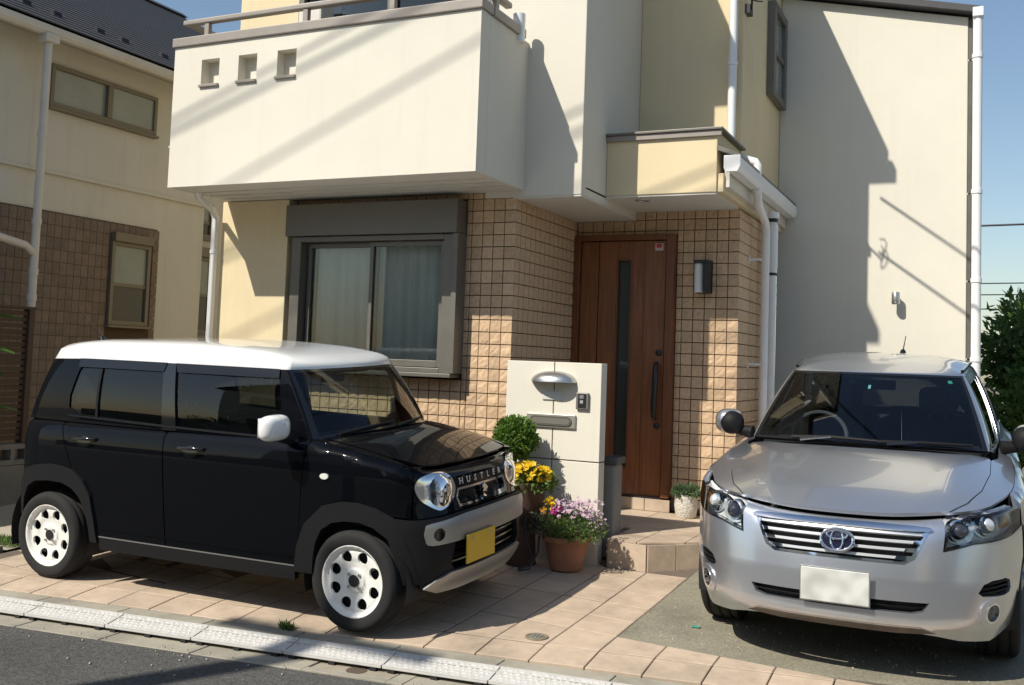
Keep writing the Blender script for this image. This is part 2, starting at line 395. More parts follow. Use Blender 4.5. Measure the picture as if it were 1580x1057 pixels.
# kerb stones, ramp plates, gutter blocks: one row each, piece by piece
kerb=bpy.data.objects.new('kerb',None); COL.objects.link(kerb); tag(kerb,kind='structure')
def street_block(name,m,c0,c1,z0,z1,a,b,parent,th=.08,bev=.006):
    mb=MB(); P=[(a,yv(a,c1)),(b,yv(b,c1)),(b,yv(b,c0)),(a,yv(a,c0))]; zz=[z1,z1,z0,z0]
    o=(a+b)/2,yv((a+b)/2,c0)
    vs=[(p[0]-o[0],p[1]-o[1],z) for p,z in zip(P,zz)]+[(p[0]-o[0],p[1]-o[1],z-th) for p,z in zip(P,zz)]
    mb.add(vs,[(0,1,2,3),(4,7,6,5),(0,4,5,1),(1,5,6,2),(2,6,7,3),(3,7,4,0)])
    return mb.build(name,m,parent,bev,loc=(o[0],o[1],0))
for i in range(-6,10):
    a=-5.30+.6*i; street_block('kerb_stone',M_kerb,KERB-.004,PL0-.05,-.031,-.036,a+.003,a+.597,kerb,.12)
gutter=bpy.data.objects.new('gutter',None); COL.objects.link(gutter); tag(gutter,kind='structure')
for i in range(-6,10):
    a=-5.11+.6*i
    if abs(a+.3+2.98)<.32: continue
    street_block('gutter_block',M_kerb,PL0-.06,GUT,-.092,-.096,a+.004,a+.596,gutter,.1)
sheet('gutter_bed',M_joint,[(-12,yv(-12,PL0+.1)),(-12,yv(-12,GUT-.01)),(8,yv(8,GUT-.01)),(8,yv(8,PL0+.1))],-.108)
# drain pit with its lid
pit=empty('drain_pit',(-2.98,yv(-2.98,4.5),-.1),'small square concrete drain pit with a round finger hole beside the ramp plates','drain pit')
mb=MB()
for x0,x1,c0,c1 in ((-3.31,-3.22,4.585,GUT+.002),(-2.74,-2.65,4.585,GUT+.002),(-3.22,-2.74,GUT+.055,GUT+.002)):
    P=[(x0,yv(x0,c1)),(x1,yv(x1,c1)),(x1,yv(x1,c0)),(x0,yv(x0,c0))]; mb.prism(P,-.2,-.090)
mb.build('pit_frame',M_kerb,pit,.004)
P=[(-3.21,yv(-3.21,GUT+.065)),(-2.75,yv(-2.75,GUT+.065)),(-2.75,yv(-2.75,4.585)),(-3.21,yv(-3.21,4.585))]
lid=MB().prism(P,-.15,-.094).build('lid',mat('pit_lid_concrete',(.30,.265,.20),.9,var=.15,vscale=9,bump=.3),pit,.004)
MB().lathe([(.0001,.0),(.055,.0),(.056,-.004)],(-2.97,yv(-2.97,4.475),-.0915),'z',20).build('finger_hole',mat('rusty_hole',(.10,.07,.05),.9),pit)
# embossed ramp plates
def ramp_plate(a,b,i):
    o=((a+b)/2,yv((a+b)/2,(PL0+PL1)/2),0); L=b-a; tilt=rng.uniform(-.004,.004)
    root=empty('ramp_plate',o,'pale embossed ramp plate in the row along the kerb between gutter and paving','ramp plate','ramp plates laid along the kerb',False)
    def S(u,v,h): # u along 0..L, v across 0 (house) .. 1 (road)
        x=a+u; c=PL0+(PL1-PL0)*v; return (x-o[0],yv(x,c)-o[1],-.026-.036*v+h+tilt*(u-L/2))
    mb=MB(); t=.012
    vs=[S(0,0,0),S(L,0,0),S(L,1,0),S(0,1,0),S(0,0,-t),S(L,0,-t),S(L,1,-t),S(0,1,-t)]
    mb.add(vs,[(3,2,1,0),(4,5,6,7),(0,1,5,4),(1,2,6,5),(2,3,7,6),(3,0,4,7)])
    mb.build('plate',M_plate,root,.003,loc=(0,0,0))
    st=MB()
    for p in range(17):
        for q in range(5):
            u=.03+(p+.5*(q%2))*.0325; v=.14+q*.18
            if u>L-.03: continue
            du,dv=(.011,.03) if (p+q)%2 else (.006,.055)
            st.add([S(u-du,v-dv,.0),S(u+du,v-dv,.0),S(u+du,v+dv,.0),S(u-du,v+dv,.0),S(u-du*.5,v-dv*.6,.0024),S(u+du*.5,v-dv*.6,.0024),S(u+du*.5,v+dv*.6,.0024),S(u-du*.5,v+dv*.6,.0024)],[(7,6,5,4),(1,0,4,5),(2,1,5,6),(3,2,6,7),(0,3,7,4)])
    tag(st.build('embossing',M_plate,root,loc=(0,0,0)),kind='stuff')
    rm=MB()
    for v0,v1 in ((0,.05),(.93,1.0)):
        rm.add([S(0,v0,.0),S(L,v0,.0),S(L,v1,.0),S(0,v1,.0),S(0,v0,.005),S(L,v0,.005),S(L,v1,.005),S(0,v1,.005)],[(7,6,5,4),(1,0,4,5),(2,1,5,6),(3,2,6,7),(0,3,7,4)])
    rm.build('rim',M_plate,root,loc=(0,0,0))
    for u in (.05,L/2,L-.05):
        f=MB(); p0=S(u,.9,-.012); f.box(p0[0]-.02,p0[0]+.02,p0[1]-.012,p0[1]+.012,-.094,p0[2]); f.build('foot',M_black,root,loc=(0,0,0))
for i in range(-2,8):
    a=-5.19+.587*i; ramp_plate(a+.002,a+.582,i)
# round inspection cover in the paving
mh=empty('inspection_cover',(-2.27,5.275,gz(-2.27,5.275)),'small round grey inspection cover set in the beige paving','drain cover')
MB().lathe([(.0001,.0045),(.047,.0045),(.05,.002),(.053,.006),(.066,.006),(.068,0)],(-2.27,5.275,gz(-2.27,5.275)),'z',28).build('cover',mat('worn_cover',(.19,.165,.115),.8,var=.3,vscale=40),mh)
for k in range(3):
    MB().box(-2.295+k*.02,-2.285+k*.02,5.25,5.30,gz(-2.27,5.275)+.004,gz(-2.27,5.275)+.008).build('rib',M_block,mh)

# ------------------------------------------------------------------ the house
house=empty('house',(-3.4,8.5,0),'white and cream stucco house with tiled entrance and large balcony','house')
def H(name,m,*b,bevel=.006): return box(name,m,house,*b,bevel=bevel)
def Hm(mb,name,m,bevel=0,seg=2): return mb.build(name,m,house,bevel,seg=seg)
# core volumes
class _W:
    def box(s,*b): box('backing_wall',M_grout,house,*b); return s
wb=_W()
wb.box(-6.38,-5.60,7.34,7.60,0,2.96).box(-5.60,-3.95,7.34,7.60,0,1.42).box(-5.60,-3.95,7.34,7.60,2.60,2.96).box(-3.95,-3.483,7.34,7.60,0,2.96)
wb.box(-3.60,-3.483,7.60,8.71,0,2.96).box(-6.38,-3.60,10.6,10.75,0,2.96)
box('room_floor',M_dark,house,-6.37,-3.61,7.61,10.59,.30,.34)
bw2=_W().box(-3.60,-3.44,8.70,8.90,0,2.96).box(-2.52,-1.967,8.70,8.90,0,2.96).box(-3.44,-2.52,8.70,8.90,2.73,2.96).box(-2.10,-1.967,8.90,10.40,0,2.96).box(-3.46,-2.5,9.0,9.06,0,2.75)
H('cream_wall',M_cream,-6.42,-5.66,7.20,7.33,0,2.925)
H('side_wall',M_cream,-6.42,-6.385,7.33,14,0,6.0)
# upper floor
u=MB().box(-6.42,-5.72,7.30,7.50,2.935,6.0); Hm(u,'cream_upper_wall',M_cream,.006)
u=MB().box(-3.74,-2.89,7.30,8.90,2.88,6.0).box(-5.72,-3.74,7.30,7.50,5.25,6.0).box(-5.72,-3.74,7.30,7.45,2.94,3.18); Hm(u,'white_upper_wall',M_white,.008)
H('entrance_upper_wall',M_cream,-2.888,-1.945,8.68,14,2.96,6.0)
wc=MB().prism([(-1.943,0),(-.17,0),(-.17,5.02),(-1.943,5.43)],10.41,14,'y'); Hm(wc,'white_rear_wall',M_white,.008)
# roofs
Hm(MB().box(-6.7,-2.75,6.85,14.3,6.0,6.14),'roof',M_roof,.01)
Hm(MB().box(-2.74,-1.91,8.38,14.3,6.0,6.13),'roof',M_roof,.01)
Hm(MB().box(-2.7,-1.88,8.29,8.38,5.90,6.04),'eave_gutter',M_pvc2,.01)
Hm(MB().prism([(-1.94,5.45),(-.07,5.02),(-.07,5.09),(-1.94,5.53)],10.30,14.2,'y'),'roof',M_roof,.006)
# balcony: front wall with three blind niches
def flat_y(Y): return lambda a,b:(a,Y,b)
nich=[(-6.067,-5.872),(-5.667,-5.472),(-5.262,-5.070)]
holes=[[(a,3.80),(b,3.80),(b,4.02),(a,4.02)] for a,b in nich]
bal=panel('balcony_front',flat_y(6.446),[(-6.375,2.932),(-3.39,2.932),(-3.39,4.15),(-6.375,4.15)],M_white,house,res=.6,holes=holes,thick=.10,loc=house['_off'])
for a,b in nich:
    n=MB(); n.quad((a,6.545,3.80),(b,6.545,3.80),(b,6.545,4.02),(a,6.545,4.02)); n.build('niche_back',M_white,bal,loc=(0,0,0))
    box('niche_sill',M_coping,bal,a-.012,b+.003,6.425,6.50,3.778,3.802,bevel=.004,loc=(0,0,0))
bb=MB().box(-6.373,-3.392,6.548,6.60,2.9335,4.149).box(-6.373,-6.23,6.602,7.31,2.9335,4.149).box(-3.535,-3.392,6.602,7.31,2.9335,4.148); Hm(bb,'balcony_side_wall',M_white)
H('balcony_soffit',M_soffit,-6.368,-3.397,6.452,7.345,2.930,3.05,bevel=0)
for k in range(3): H('soffit_strip',M_soffit,-6.30,-3.45,6.72+.17*k,6.735+.17*k,2.922,2.929,bevel=.002)
H('balcony_coping',M_coping,-6.395,-3.372,6.425,6.62,4.152,4.232,bevel=.008)
H('balcony_coping',M_coping,-3.555,-3.368,6.622,7.20,4.150,4.226,bevel=.008)
H('balcony_coping',M_coping,-6.393,-6.215,6.622,7.30,4.150,4.226,bevel=.008)
rail=MB().box(-6.33,-3.43,6.47,6.535,4.355,4.40).box(-6.33,-6.27,6.535,7.25,4.355,4.40).box(-3.49,-3.43,6.535,7.05,4.355,4.40); Hm(rail,'balcony_rail',M_coping,.01)
for x in (-6.07,-5.03,-4.20): H('rail_post',M_coping,x-.025,x+.025,6.48,6.525,4.232,4.356)
for y in (6.80,): H('rail_post',M_coping,-3.485,-3.435,y-.03,y+.03,4.226,4.356)
Hm(MB().tube([(-3.40,7.12,4.1),(-3.40,7.12,4.33)],.05,12),'pipe_stub',M_pvc)
Hm(MB().tube([(-6.40,6.52,3.30),(-6.44,6.50,3.295)],.012,8),'overflow_spout',M_pvc)
# balcony door
wn_=MB()
for x0,x1 in ((-5.72,-5.66),(-4.76,-4.68),(-3.80,-3.74)): wn_.box(x0,x1,7.27,7.36,3.18,5.25)
wn_.box(-5.66,-3.80,7.27,7.36,5.18,5.25)
bd=Hm(wn_,'balcony_door',M_alu,.004)
for a,b in ((-5.66,-4.76),(-4.68,-3.80)): box('pane',M_glass,bd,a,b,7.31,7.316,3.18,5.18,loc=(0,0,0))
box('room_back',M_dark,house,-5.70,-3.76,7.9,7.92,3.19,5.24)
Hm(MB().box(-5.55,-5.30,7.05,7.25,4.1,4.66),'water_heater_cover',M_pvc2,.02)
# porch canopy / parapet
H('canopy_parapet',M_cream,-2.888,-1.952,7.85,8.68,2.957,3.455)
Hm(MB().box(-3.55,-1.96,7.86,8.705,2.942,2.956).box(-3.55,-2.89,7.40,7.86,2.942,2.956),'porch_soffit',M_soffit)
H('parapet_cap',M_alu,-2.89,-1.905,7.81,8.68,3.457,3.478,bevel=.004)
H('parapet_cap_edge',M_coping,-2.889,-1.915,7.825,7.85,3.41,3.456,bevel=.003)
H('pier_soffit',M_soffit,-3.483,-2.892,7.305,8.7,2.868,2.879,bevel=0)
dl=MB().lathe([(.0001,.0),(.045,.0),(.05,-.008),(.062,-.008),(.066,.0)],(-2.62,8.02,2.940),'z',24); dl_=Hm(dl,'downlight',M_steel)
# right side eave with gutter
H('side_fascia',M_cream,-1.953,-1.90,7.87,10.38,2.958,3.11)
Hm(MB().prism([(-1.95,3.33),(-1.95,3.29),(-1.76,3.22),(-1.76,3.25)],7.82,10.38,'y'),'side_eave_roof',M_alu,.003)
Hm(MB().box(-1.90,-1.86,7.90,10.38,3.0,3.2),'eave_board',M_pvc2)
gp=[(-1.86,3.215),(-1.86,3.13),(-1.845,3.10),(-1.765,3.10),(-1.745,3.14),(-1.745,3.215)]
Hm(MB().prism(gp,7.74,10.38,'y'),'side_gutter',M_pvc,.006)
Hm(MB().prism([(-1.868,3.222),(-1.868,3.12),(-1.85,3.092),(-1.76,3.092),(-1.737,3.135),(-1.737,3.222)],7.725,7.745,'y'),'gutter_end_cap',M_pvc,.003)
# downpipes
def pipe(name,pts,r,m=M_pvc,parent=house): return MB().tube(pts,r,14).build(name,m,parent)
p1=pipe('downpipe',[(-2.02,8.60,6.0),(-2.02,8.60,3.43),(-2.005,8.60,3.40),(-1.80,8.60,3.335),(-1.785,8.60,3.31),(-1.785,8.60,3.10),(-1.80,8.75,2.98),(-1.83,9.2,2.90),(-1.83,9.25,2.82),(-1.83,9.25,.3)],.037)
for z in (4.22,): pipe('pipe_clip',[(-2.02,8.60,z-.015),(-2.02,8.60,z+.015)],.044)
for z in (2.55,1.60):
    k=MB().box(-1.95,-1.84,9.13,9.145,z-.01,z+.01).box(-1.955,-1.945,9.10,9.17,z-.04,z+.04); Hm(k,'pipe_bracket',M_pvc)
p2=pipe('vent_pipe',[(-1.83,9.55,.3),(-1.83,9.55,2.95)],.045)
pipe('vent_sleeve',[(-1.83,9.55,2.50),(-1.83,9.55,2.92)],.054)
pipe('vent_collar',[(-1.83,9.55,2.945),(-1.83,9.55,2.985)],.05,M_black)
pipe('vent_cap',[(-1.83,9.55,2.98),(-1.83,9.55,3.04)],.062)
pipe('vent_ring',[(-1.83,9.55,2.44),(-1.83,9.55,2.465)],.052,M_black)
H('meter_box',M_black,-1.945,-1.87,9.75,10.0,1.7,2.7)
rp=pipe('rear_downpipe',[(-.085,10.30,5.0),(-.085,10.30,1.68),(-.085,10.30,.2)],.043)
for z in (1.72,3.3,4.6,2.46):
    pipe('pipe_clip',[(-.085,10.30,z-.02),(-.085,10.30,z+.02)],.05); H('clip_arm',M_pvc,-.17,-.12,10.42,10.44,z-.012,z+.012)
H('gutter_outlet',M_pvc,-.13,-.035,10.24,10.36,4.97,5.06)
H('corner_board',mat('dark_side_board',(.12,.115,.10),.8,var=.2,vscale=4),-.168,-.13,10.42,10.6,0,5.0)
pipe('left_downpipe',[(-6.30,6.72,2.95),(-6.33,6.78,2.90),(-6.43,7.08,2.83),(-6.45,7.14,2.77),(-6.45,7.14,.2)],.031)
pipe('left_pipe_joint',[(-6.45,7.14,2.44),(-6.45,7.14,2.47)],.036)
# upper side window (faces the parking bay)
w=MB().box(-1.945,-1.87,9.70,9.80,4.22,5.16).box(-1.945,-1.87,10.27,10.36,4.22,5.16).box(-1.945,-1.87,9.80,10.27,5.08,5.16).box(-1.945,-1.87,9.80,10.27,4.22,4.29).box(-1.945,-1.88,9.80,10.27,4.66,4.70)
sw=Hm(w,'side_window',M_alu,.004)
box('pane',M_frost,sw,-1.93,-1.905,9.80,10.27,4.29,4.66,loc=(0,0,0)); box('pane',M_frost,sw,-1.935,-1.91,9.80,10.27,4.70,5.08,loc=(0,0,0))
# living-room window
fr=MB()
fr.box(-5.60,-5.50,7.19,7.36,1.43,2.58).box(-4.05,-3.955,7.19,7.36,1.43,2.58).box(-5.50,-4.05,7.19,7.36,2.535,2.58).box(-5.50,-4.05,7.19,7.36,1.43,1.47)
win=Hm(fr,'living_room_window',M_alu,.004)
box('window_sill',M_alu,win,-5.63,-3.93,7.16,7.36,1.395,1.428,bevel=.004,loc=(0,0,0))
box('shutter_case',M_alu,win,-5.65,-3.915,7.15,7.40,2.585,2.865,bevel=.006,loc=(0,0,0))
box('side_casing',M_alu,win,-3.953,-3.905,7.165,7.40,1.43,2.583,bevel=.003,loc=(0,0,0))
for k,(a,b,Y) in enumerate(((-5.48,-4.745,7.30),(-4.80,-4.06,7.26))):
    s=MB().box(a,a+.035,Y-.02,Y+.02,1.475,2.53).box(b-.045,b,Y-.02,Y+.02,1.475,2.53).box(a+.035,b-.045,Y-.02,Y+.02,2.49,2.53).box(a+.035,b-.045,Y-.02,Y+.02,1.475,1.53)
    sa=s.build('sash',M_alu,win,.003,loc=(0,0,0)); sa['_x']=1
box('pane',M_glass,win,-5.445,-4.79,7.298,7.303,1.53,2.49,loc=(0,0,0)); box('pane',M_glass,win,-4.765,-4.105,7.258,7.263,1.53,2.49,loc=(0,0,0))
box('latch',M_black,win,-4.775,-4.755,7.30,7.33,1.95,2.03,loc=(0,0,0))
def curtain(a,b,name,sd):
    r=random.Random(sd); mb=MB(); n=90; rows=14
    ph=[r.uniform(0,6.28) for _ in range(5)]
    for i in range(n+1):
        for j in range(rows+1):
            x=a+(b-a)*i/n; t=j/rows; z=2.55-1.13*t
            y=7.375+.016*math.sin(x*34+ph[0]+.9*t*math.sin(x*3))*(.5+.5*t)+.012*math.sin(x*61+ph[1])+.016*t*math.sin(x*7+ph[2]+2.5*t)
            mb.v.append((x,y,z))
    mb.f=[(i*(rows+1)+j,(i+1)*(rows+1)+j,(i+1)*(rows+1)+j+1,i*(rows+1)+j+1) for i in range(n) for j in range(rows)]; mb.sm=[True]*len(mb.f)
    mb.build(name,M_curtain,house)
curtain(-5.42,-4.74,'curtain',3); curtain(-4.74,-4.0,'curtain',5)
# entrance door
dr=MB().box(-3.46,-3.40,8.60,8.75,.40,2.73).box(-2.575,-2.50,8.60,8.75,.30,2.73).box(-3.40,-2.575,8.60,8.75,2.68,2.73)
door=Hm(dr,'entrance_door',M_doorf,.005)
lf=MB().box(-3.395,-3.225,8.64,8.70,.40,2.675); lf.build('side_leaf',M_door,door,.004,loc=(0,0,0))
lf=MB().box(-3.215,-3.035,8.63,8.70,.40,2.675).box(-2.905,-2.585,8.63,8.70,.40,2.675).box(-3.035,-2.905,8.63,8.70,2.50,2.675).box(-3.035,-2.905,8.63,8.70,.40,.64)
lf.build('door_leaf',M_door,door,.004,loc=(0,0,0))
box('glazing_strip',mat('dark_green_glass',(.035,.045,.038),.25,coat=.5),door,-3.035,-2.905,8.665,8.68,.64,2.50,loc=(0,0,0))
mm=MB().box(-3.045,-3.030,8.622,8.66,.63,2.51).box(-2.910,-2.895,8.622,8.66,.63,2.51).box(-3.03,-2.91,8.622,8.66,.625,.645).box(-3.03,-2.91,8.622,8.66,2.495,2.51); mm.build('glazing_bead',M_doorf,door,.002,loc=(0,0,0))
box('groove',M_doorf,door,-2.785,-2.775,8.626,8.64,.42,2.66,loc=(0,0,0))
box('threshold',M_black,door,-3.40,-2.50,8.60,8.72,.385,.40,loc=(0,0,0))
hd=MB().tube([(-2.635,8.60,1.58),(-2.635,8.565,1.55),(-2.632,8.55,1.40),(-2.64,8.55,1.2),(-2.642,8.565,1.11),(-2.642,8.60,1.085)],[.018,.024,.027,.027,.024,.018],10); hd.build('door_handle',M_black,door,loc=(0,0,0))
for z in (1.67,1.024): MB().lathe([(.0001,-.02),(.016,-.02),(.027,-.014),(.03,0)],(-2.63,8.63,z),'y',18).build('lock',M_black,door,loc=(0,0,0))
for z in (2.35,1.0): MB().tube([(-3.405,8.62,z-.05),(-3.405,8.62,z+.05)],.012,8).build('hinge',M_black,door,loc=(0,0,0))
st=box('security_sticker',mat('white_sticker',(.55,.5,.46),.5),door,-2.685,-2.61,8.6265,8.6285,2.585,2.65,loc=(0,0,0))
box('sticker_panel',mat('red_print',(.55,.03,.03),.5),st,-2.675,-2.625,8.625,8.6263,2.61,2.645,loc=(0,0,0))
# porch lamp
lp=MB().box(-2.30,-2.168,8.50,8.66,2.455,2.485).box(-2.215,-2.168,8.50,8.66,2.205,2.455).box(-2.30,-2.168,8.62,8.66,2.2,2.49); lamp=Hm(lp,'porch_lamp',M_black,.004)
MB().tube([(-2.262,8.56,2.205),(-2.262,8.56,2.455)],.042,16).build('lamp_glass',mat('opal_glass',(.72,.75,.74),.25),lamp,loc=(0,0,0))
# garden sensor lamp on the white wall
sn=Hm(MB().lathe([(.0001,.06),(.03,.06),(.038,.05),(.04,-.05),(.034,-.06),(.0001,-.06)],(-.79,10.32,2.29),'z',18),'wall_spotlight',M_steel)
MB().tube([(-.79,10.41,2.32),(-.79,10.34,2.32)],.022,10).build('bracket',M_steel,sn,loc=(0,0,0))
# service cable bracket and loops high on the entrance corner
cb=Hm(MB().box(-1.95,-1.90,8.70,8.82,4.70,4.78).tube([(-1.90,8.76,4.74),(-1.86,8.60,4.80)],.01,6),'cable_bracket',M_black)
for k,(z0,rx,rz,ph) in enumerate(((4.86,.08,.07,.3),(4.80,.10,.04,1.2))):
    MB().tube([(-1.84+.05*math.sin(t*.9+ph),8.62+rx*math.cos(t*.62+ph),z0+rz*math.sin(t*.62+ph)*(1-.04*t)) for t in range(0,9)],.006,6).build('cable_loop',M_black,cb,loc=(0,0,0))
MB().tube([(-1.93,8.80,4.60),(-1.90,8.95,4.40),(-1.925,9.1,4.20)],.004,6).build('loose_cable',M_pvc,cb,loc=(0,0,0))
# ------------------------------------------------------------------ wall tiles
def make_tile(seed,w=.0945,h=.0945,d=.018):
    r=random.Random(seed); n=4; vs=[]; 
    cx,cz=r.uniform(-.02,.02),r.uniform(-.02,.02); ang=r.uniform(.5,1.0)
    for i in range(n+1):
        for j in range(n+1):
            u=-w/2+w*i/n; v=-h/2+h*j/n; e=0 if i in(0,n) or j in(0,n) else 1
            q=(u-cx)*math.cos(ang)-(v-cz)*math.sin(ang)
            rel=e*(.0016*math.copysign(1,q)*min(1,abs(q)/.02)+r.uniform(-.0022,.0036))
            vs.append((u,-d-(.0004 if e else -.0008)-max(-.003,rel),v))
    fs=[(i*(n+1)+j,(i+1)*(n+1)+j,(i+1)*(n+1)+j+1,i*(n+1)+j+1) for i in range(n) for j in range(n)]
    rim=[i*(n+1) for i in range(n+1)]+[n*(n+1)+j for j in range(1,n+1)]+[i*(n+1)+n for i in range(n-1,-1,-1)]+[j for j in range(n-1,0,-1)]
    o=len(vs); vs+=[(vs[k][0],.002,vs[k][2]) for k in rim]; m=len(rim)
    fs+=[(rim[k],o+k,o+(k+1)%m,rim[(k+1)%m]) for k in range(m)]
    return vs,fs
TV=[make_tile(s) for s in range(10)]
def tile_mesh(k,mm):
    vs,fs=TV[k]; me=bpy.data.meshes.new('tile'); me.from_pydata(vs,[],fs); me.update(); me.materials.append(mm); return me
TM=[tile_mesh(k,M_tile) for k in range(10)]
def tile_wall(parent,cells,rot,indiv,mm=M_tile,sx=1.,sz=1.,meshes=None):
    """cells: (centre, scale_x, scale_z); rot: rotation about z; indiv: how many become single tiles"""
    mb=MB(); c,s=math.cos(rot),math.sin(rot)
    for i,(p,ax,az) in enumerate(cells):
        k=rng.randrange(10)
        if i<indiv:
            o=bpy.data.objects.new('wall_tile',(meshes or TM)[k]); COL.objects.link(o); o.parent=parent; o.location=p; o.rotation_euler=(0,0,rot); o.scale=(ax,1,az)
        else:
            vs,fs=TV[k]; mb.add([(p[0]+(x*ax)*c-y*s,p[1]+(x*ax)*s+y*c,p[2]+z*az) for x,y,z in vs],fs)
    if mb.v: tag(mb.build('wall_tiles',mm,parent,loc=(0,0,0)),kind='stuff')
def cells_grid(f,u0,u1,pitch_u,z0,z1,pitch_z,ztop0,holes=()):
    """grid of cells; f(u)->(x,y); columns start at u0; rows hang from ztop0"""
    out=[]; n=int(math.ceil(abs(u1-u0)/pitch_u-.05)); sg=1 if u1>u0 else -1
    k0=-int(math.ceil((z1-ztop0)/pitch_z-1e-6))
    for i in range(n):
        a=u0+sg*pitch_u*i; b=a+sg*pitch_u; 
        if sg*(b-u1)>0: b=u1
        k=k0
        while True:
            zt=min(z1,ztop0-pitch_z*k); zb=max(z0,ztop0-pitch_z*(k+1)); k+=1
            if zt<=z0+.015: break
            if abs(b-a)<.02 or zt-zb<.02: continue
            uc=(a+b)/2; zc=(zt+zb)/2
            if any(h[0]<uc<h[1] and h[2]<zc<h[3] for h in holes): continue
            x,y=f(uc); out.append(((x,y,zc),(abs(b-a)-.0078)/.0945,(zt-zb-.0078)/.0945))
    return out
fw=H('window_tile_bed',M_grout,-5.655,-3.483,7.335,7.3395,.05,2.93,bevel=0)
for v in list(fw.data.vertices): pass
bpy.data.objects.remove(fw)
tw=Hm(MB().box(-3.90,-3.47,7.336,7.34,.05,2.93),'tile_facing',M_grout)
tw['_off']=(0,0,0)
A=cells_grid(lambda u:(u,7.338),-3.461,-3.91,.1,.12,2.93,.1,2.88)
A.sort(key=lambda c:-c[0][2]); tile_wall(tw,A,0,140)
B_=cells_grid(lambda u:(u,7.338),-3.911,-5.65,.1,.12,2.93,.1,2.88,holes=[(-5.66,-3.9,1.40,2.87)])
B_=[c for c in B_ if c[0][2]<1.4 and c[0][0]>-4.75]+[c for c in B_ if not(c[0][2]<1.4 and c[0][0]>-4.75)]
tile_wall(tw,B_,0,0)
tr=Hm(MB().box(-3.483,-3.479,7.35,8.69,.05,2.93),'tile_return',M_grout); 
tile_wall(tr,cells_grid(lambda u:(-3.479,u),7.325,8.68,.1,.25,2.87,.1,2.88),math.pi/2,0)
td=Hm(MB().box(-2.5,-1.967,8.696,8.70,.05,2.95).box(-3.46,-2.5,8.696,8.70,2.73,2.95),'tile_facing',M_grout)
Dc=cells_grid(lambda u:(u,8.698),-1.938,-2.498,.1012,.40,2.945,.1,2.87)
tile_wall(td,Dc,0,160); tile_wall(td,cells_grid(lambda u:(u,8.698),-2.498,-3.46,.1012,2.735,2.945,.1,2.87),0,0)
tile_wall(td,[((-2.47+.0,8.698,.34),.6,1.1),((-2.36,8.698,.34),1.1,1.1),((-2.25,8.698,.34),1.1,1.1)],0,0,mm=M_ntile)
ts=Hm(MB().box(-1.967,-1.963,8.70,10.38,.05,2.95),'tile_return',M_grout)
tile_wall(ts,cells_grid(lambda u:(-1.963,u),8.685,10.0,.1,.25,2.945,.1,2.87),math.pi/2,0)
# ------------------------------------------------------------------ porch steps
porch=empty('porch_step',(-2.4,7.8,.1),'beige tiled porch step with a chamfered corner below the entrance door','step')
pp=[(-2.50,7.035),(-2.19,7.03),(-1.70,7.53),(-1.70,8.60),(-3.47,8.60),(-3.47,7.42),(-2.50,7.42)]
MB().prism(pp,-.05,.268).build('step_core',M_joint,porch)
def ptile(poly,z):
    q=inset(poly,.003); cx=sum(p[0] for p in q)/len(q); cy=sum(p[1] for p in q)/len(q)
    MB().prism([(x-cx,y-cy) for x,y in q],-.01,.012).build('tread_tile',M_pave,porch,.0015,loc=(cx+2.4,cy-7.8,z-.1+rng.uniform(-.0006,.0006)))
for i in range(6):
    for j in range(6):
        a,b=-3.47+.3*i,-3.47+.3*(i+1); c,d=7.03+.3*j,7.03+.3*(j+1)
        poly=[(a,c),(b,c),(b,d),(a,d)]
        poly=clip(poly,lambda p:p[1]-7.02-max(0,(p[0]+2.19))*1.02) if poly else poly
        poly=clip(poly,lambda p:8.59-p[1]) if len(poly)>2 else poly
        if (b<=-2.5+.06 and d<=7.42): continue
        if len(poly)>2 and a<-2.5<b and c<7.42: poly=clip(poly,lambda p:p[0]+2.50)
        if len(poly)>2: ptile(poly,.268)
def riser(p,q,z0,z1,m=M_pave):
    d=Vector((q[0]-p[0],q[1]-p[1],0)).normalized(); n=Vector((d.y,-d.x,0))*.012
    a,b=Vector((p[0],p[1],0))+d*.003,Vector((q[0],q[1],0))-d*.003
    vs=[(v.x+e.x-a.x,v.y+e.y-a.y,z-z0) for z in (z0,z1) for v,e in ((a,n),(b,n),(b,-n*.3),(a,-n*.3))]
    MB().add(vs,[(0,3,2,1),(4,5,6,7),(0,1,5,4),(1,2,6,5),(2,3,7,6),(3,0,4,7)]).build('riser_tile',m,porch,.0015,loc=(a.x+2.4,a.y-7.8,z0-.1))
riser((-2.49,7.035),(-2.19,7.03),.02,.266)
for k in range(3): riser((-2.19+.163*k,7.03+.167*k),(-2.19+.163*(k+1),7.03+.167*(k+1)),.02,.266)
for k in range(4): riser((-3.40+.23*k,8.595),(-3.40+.23*(k+1),8.595),.283,.385)
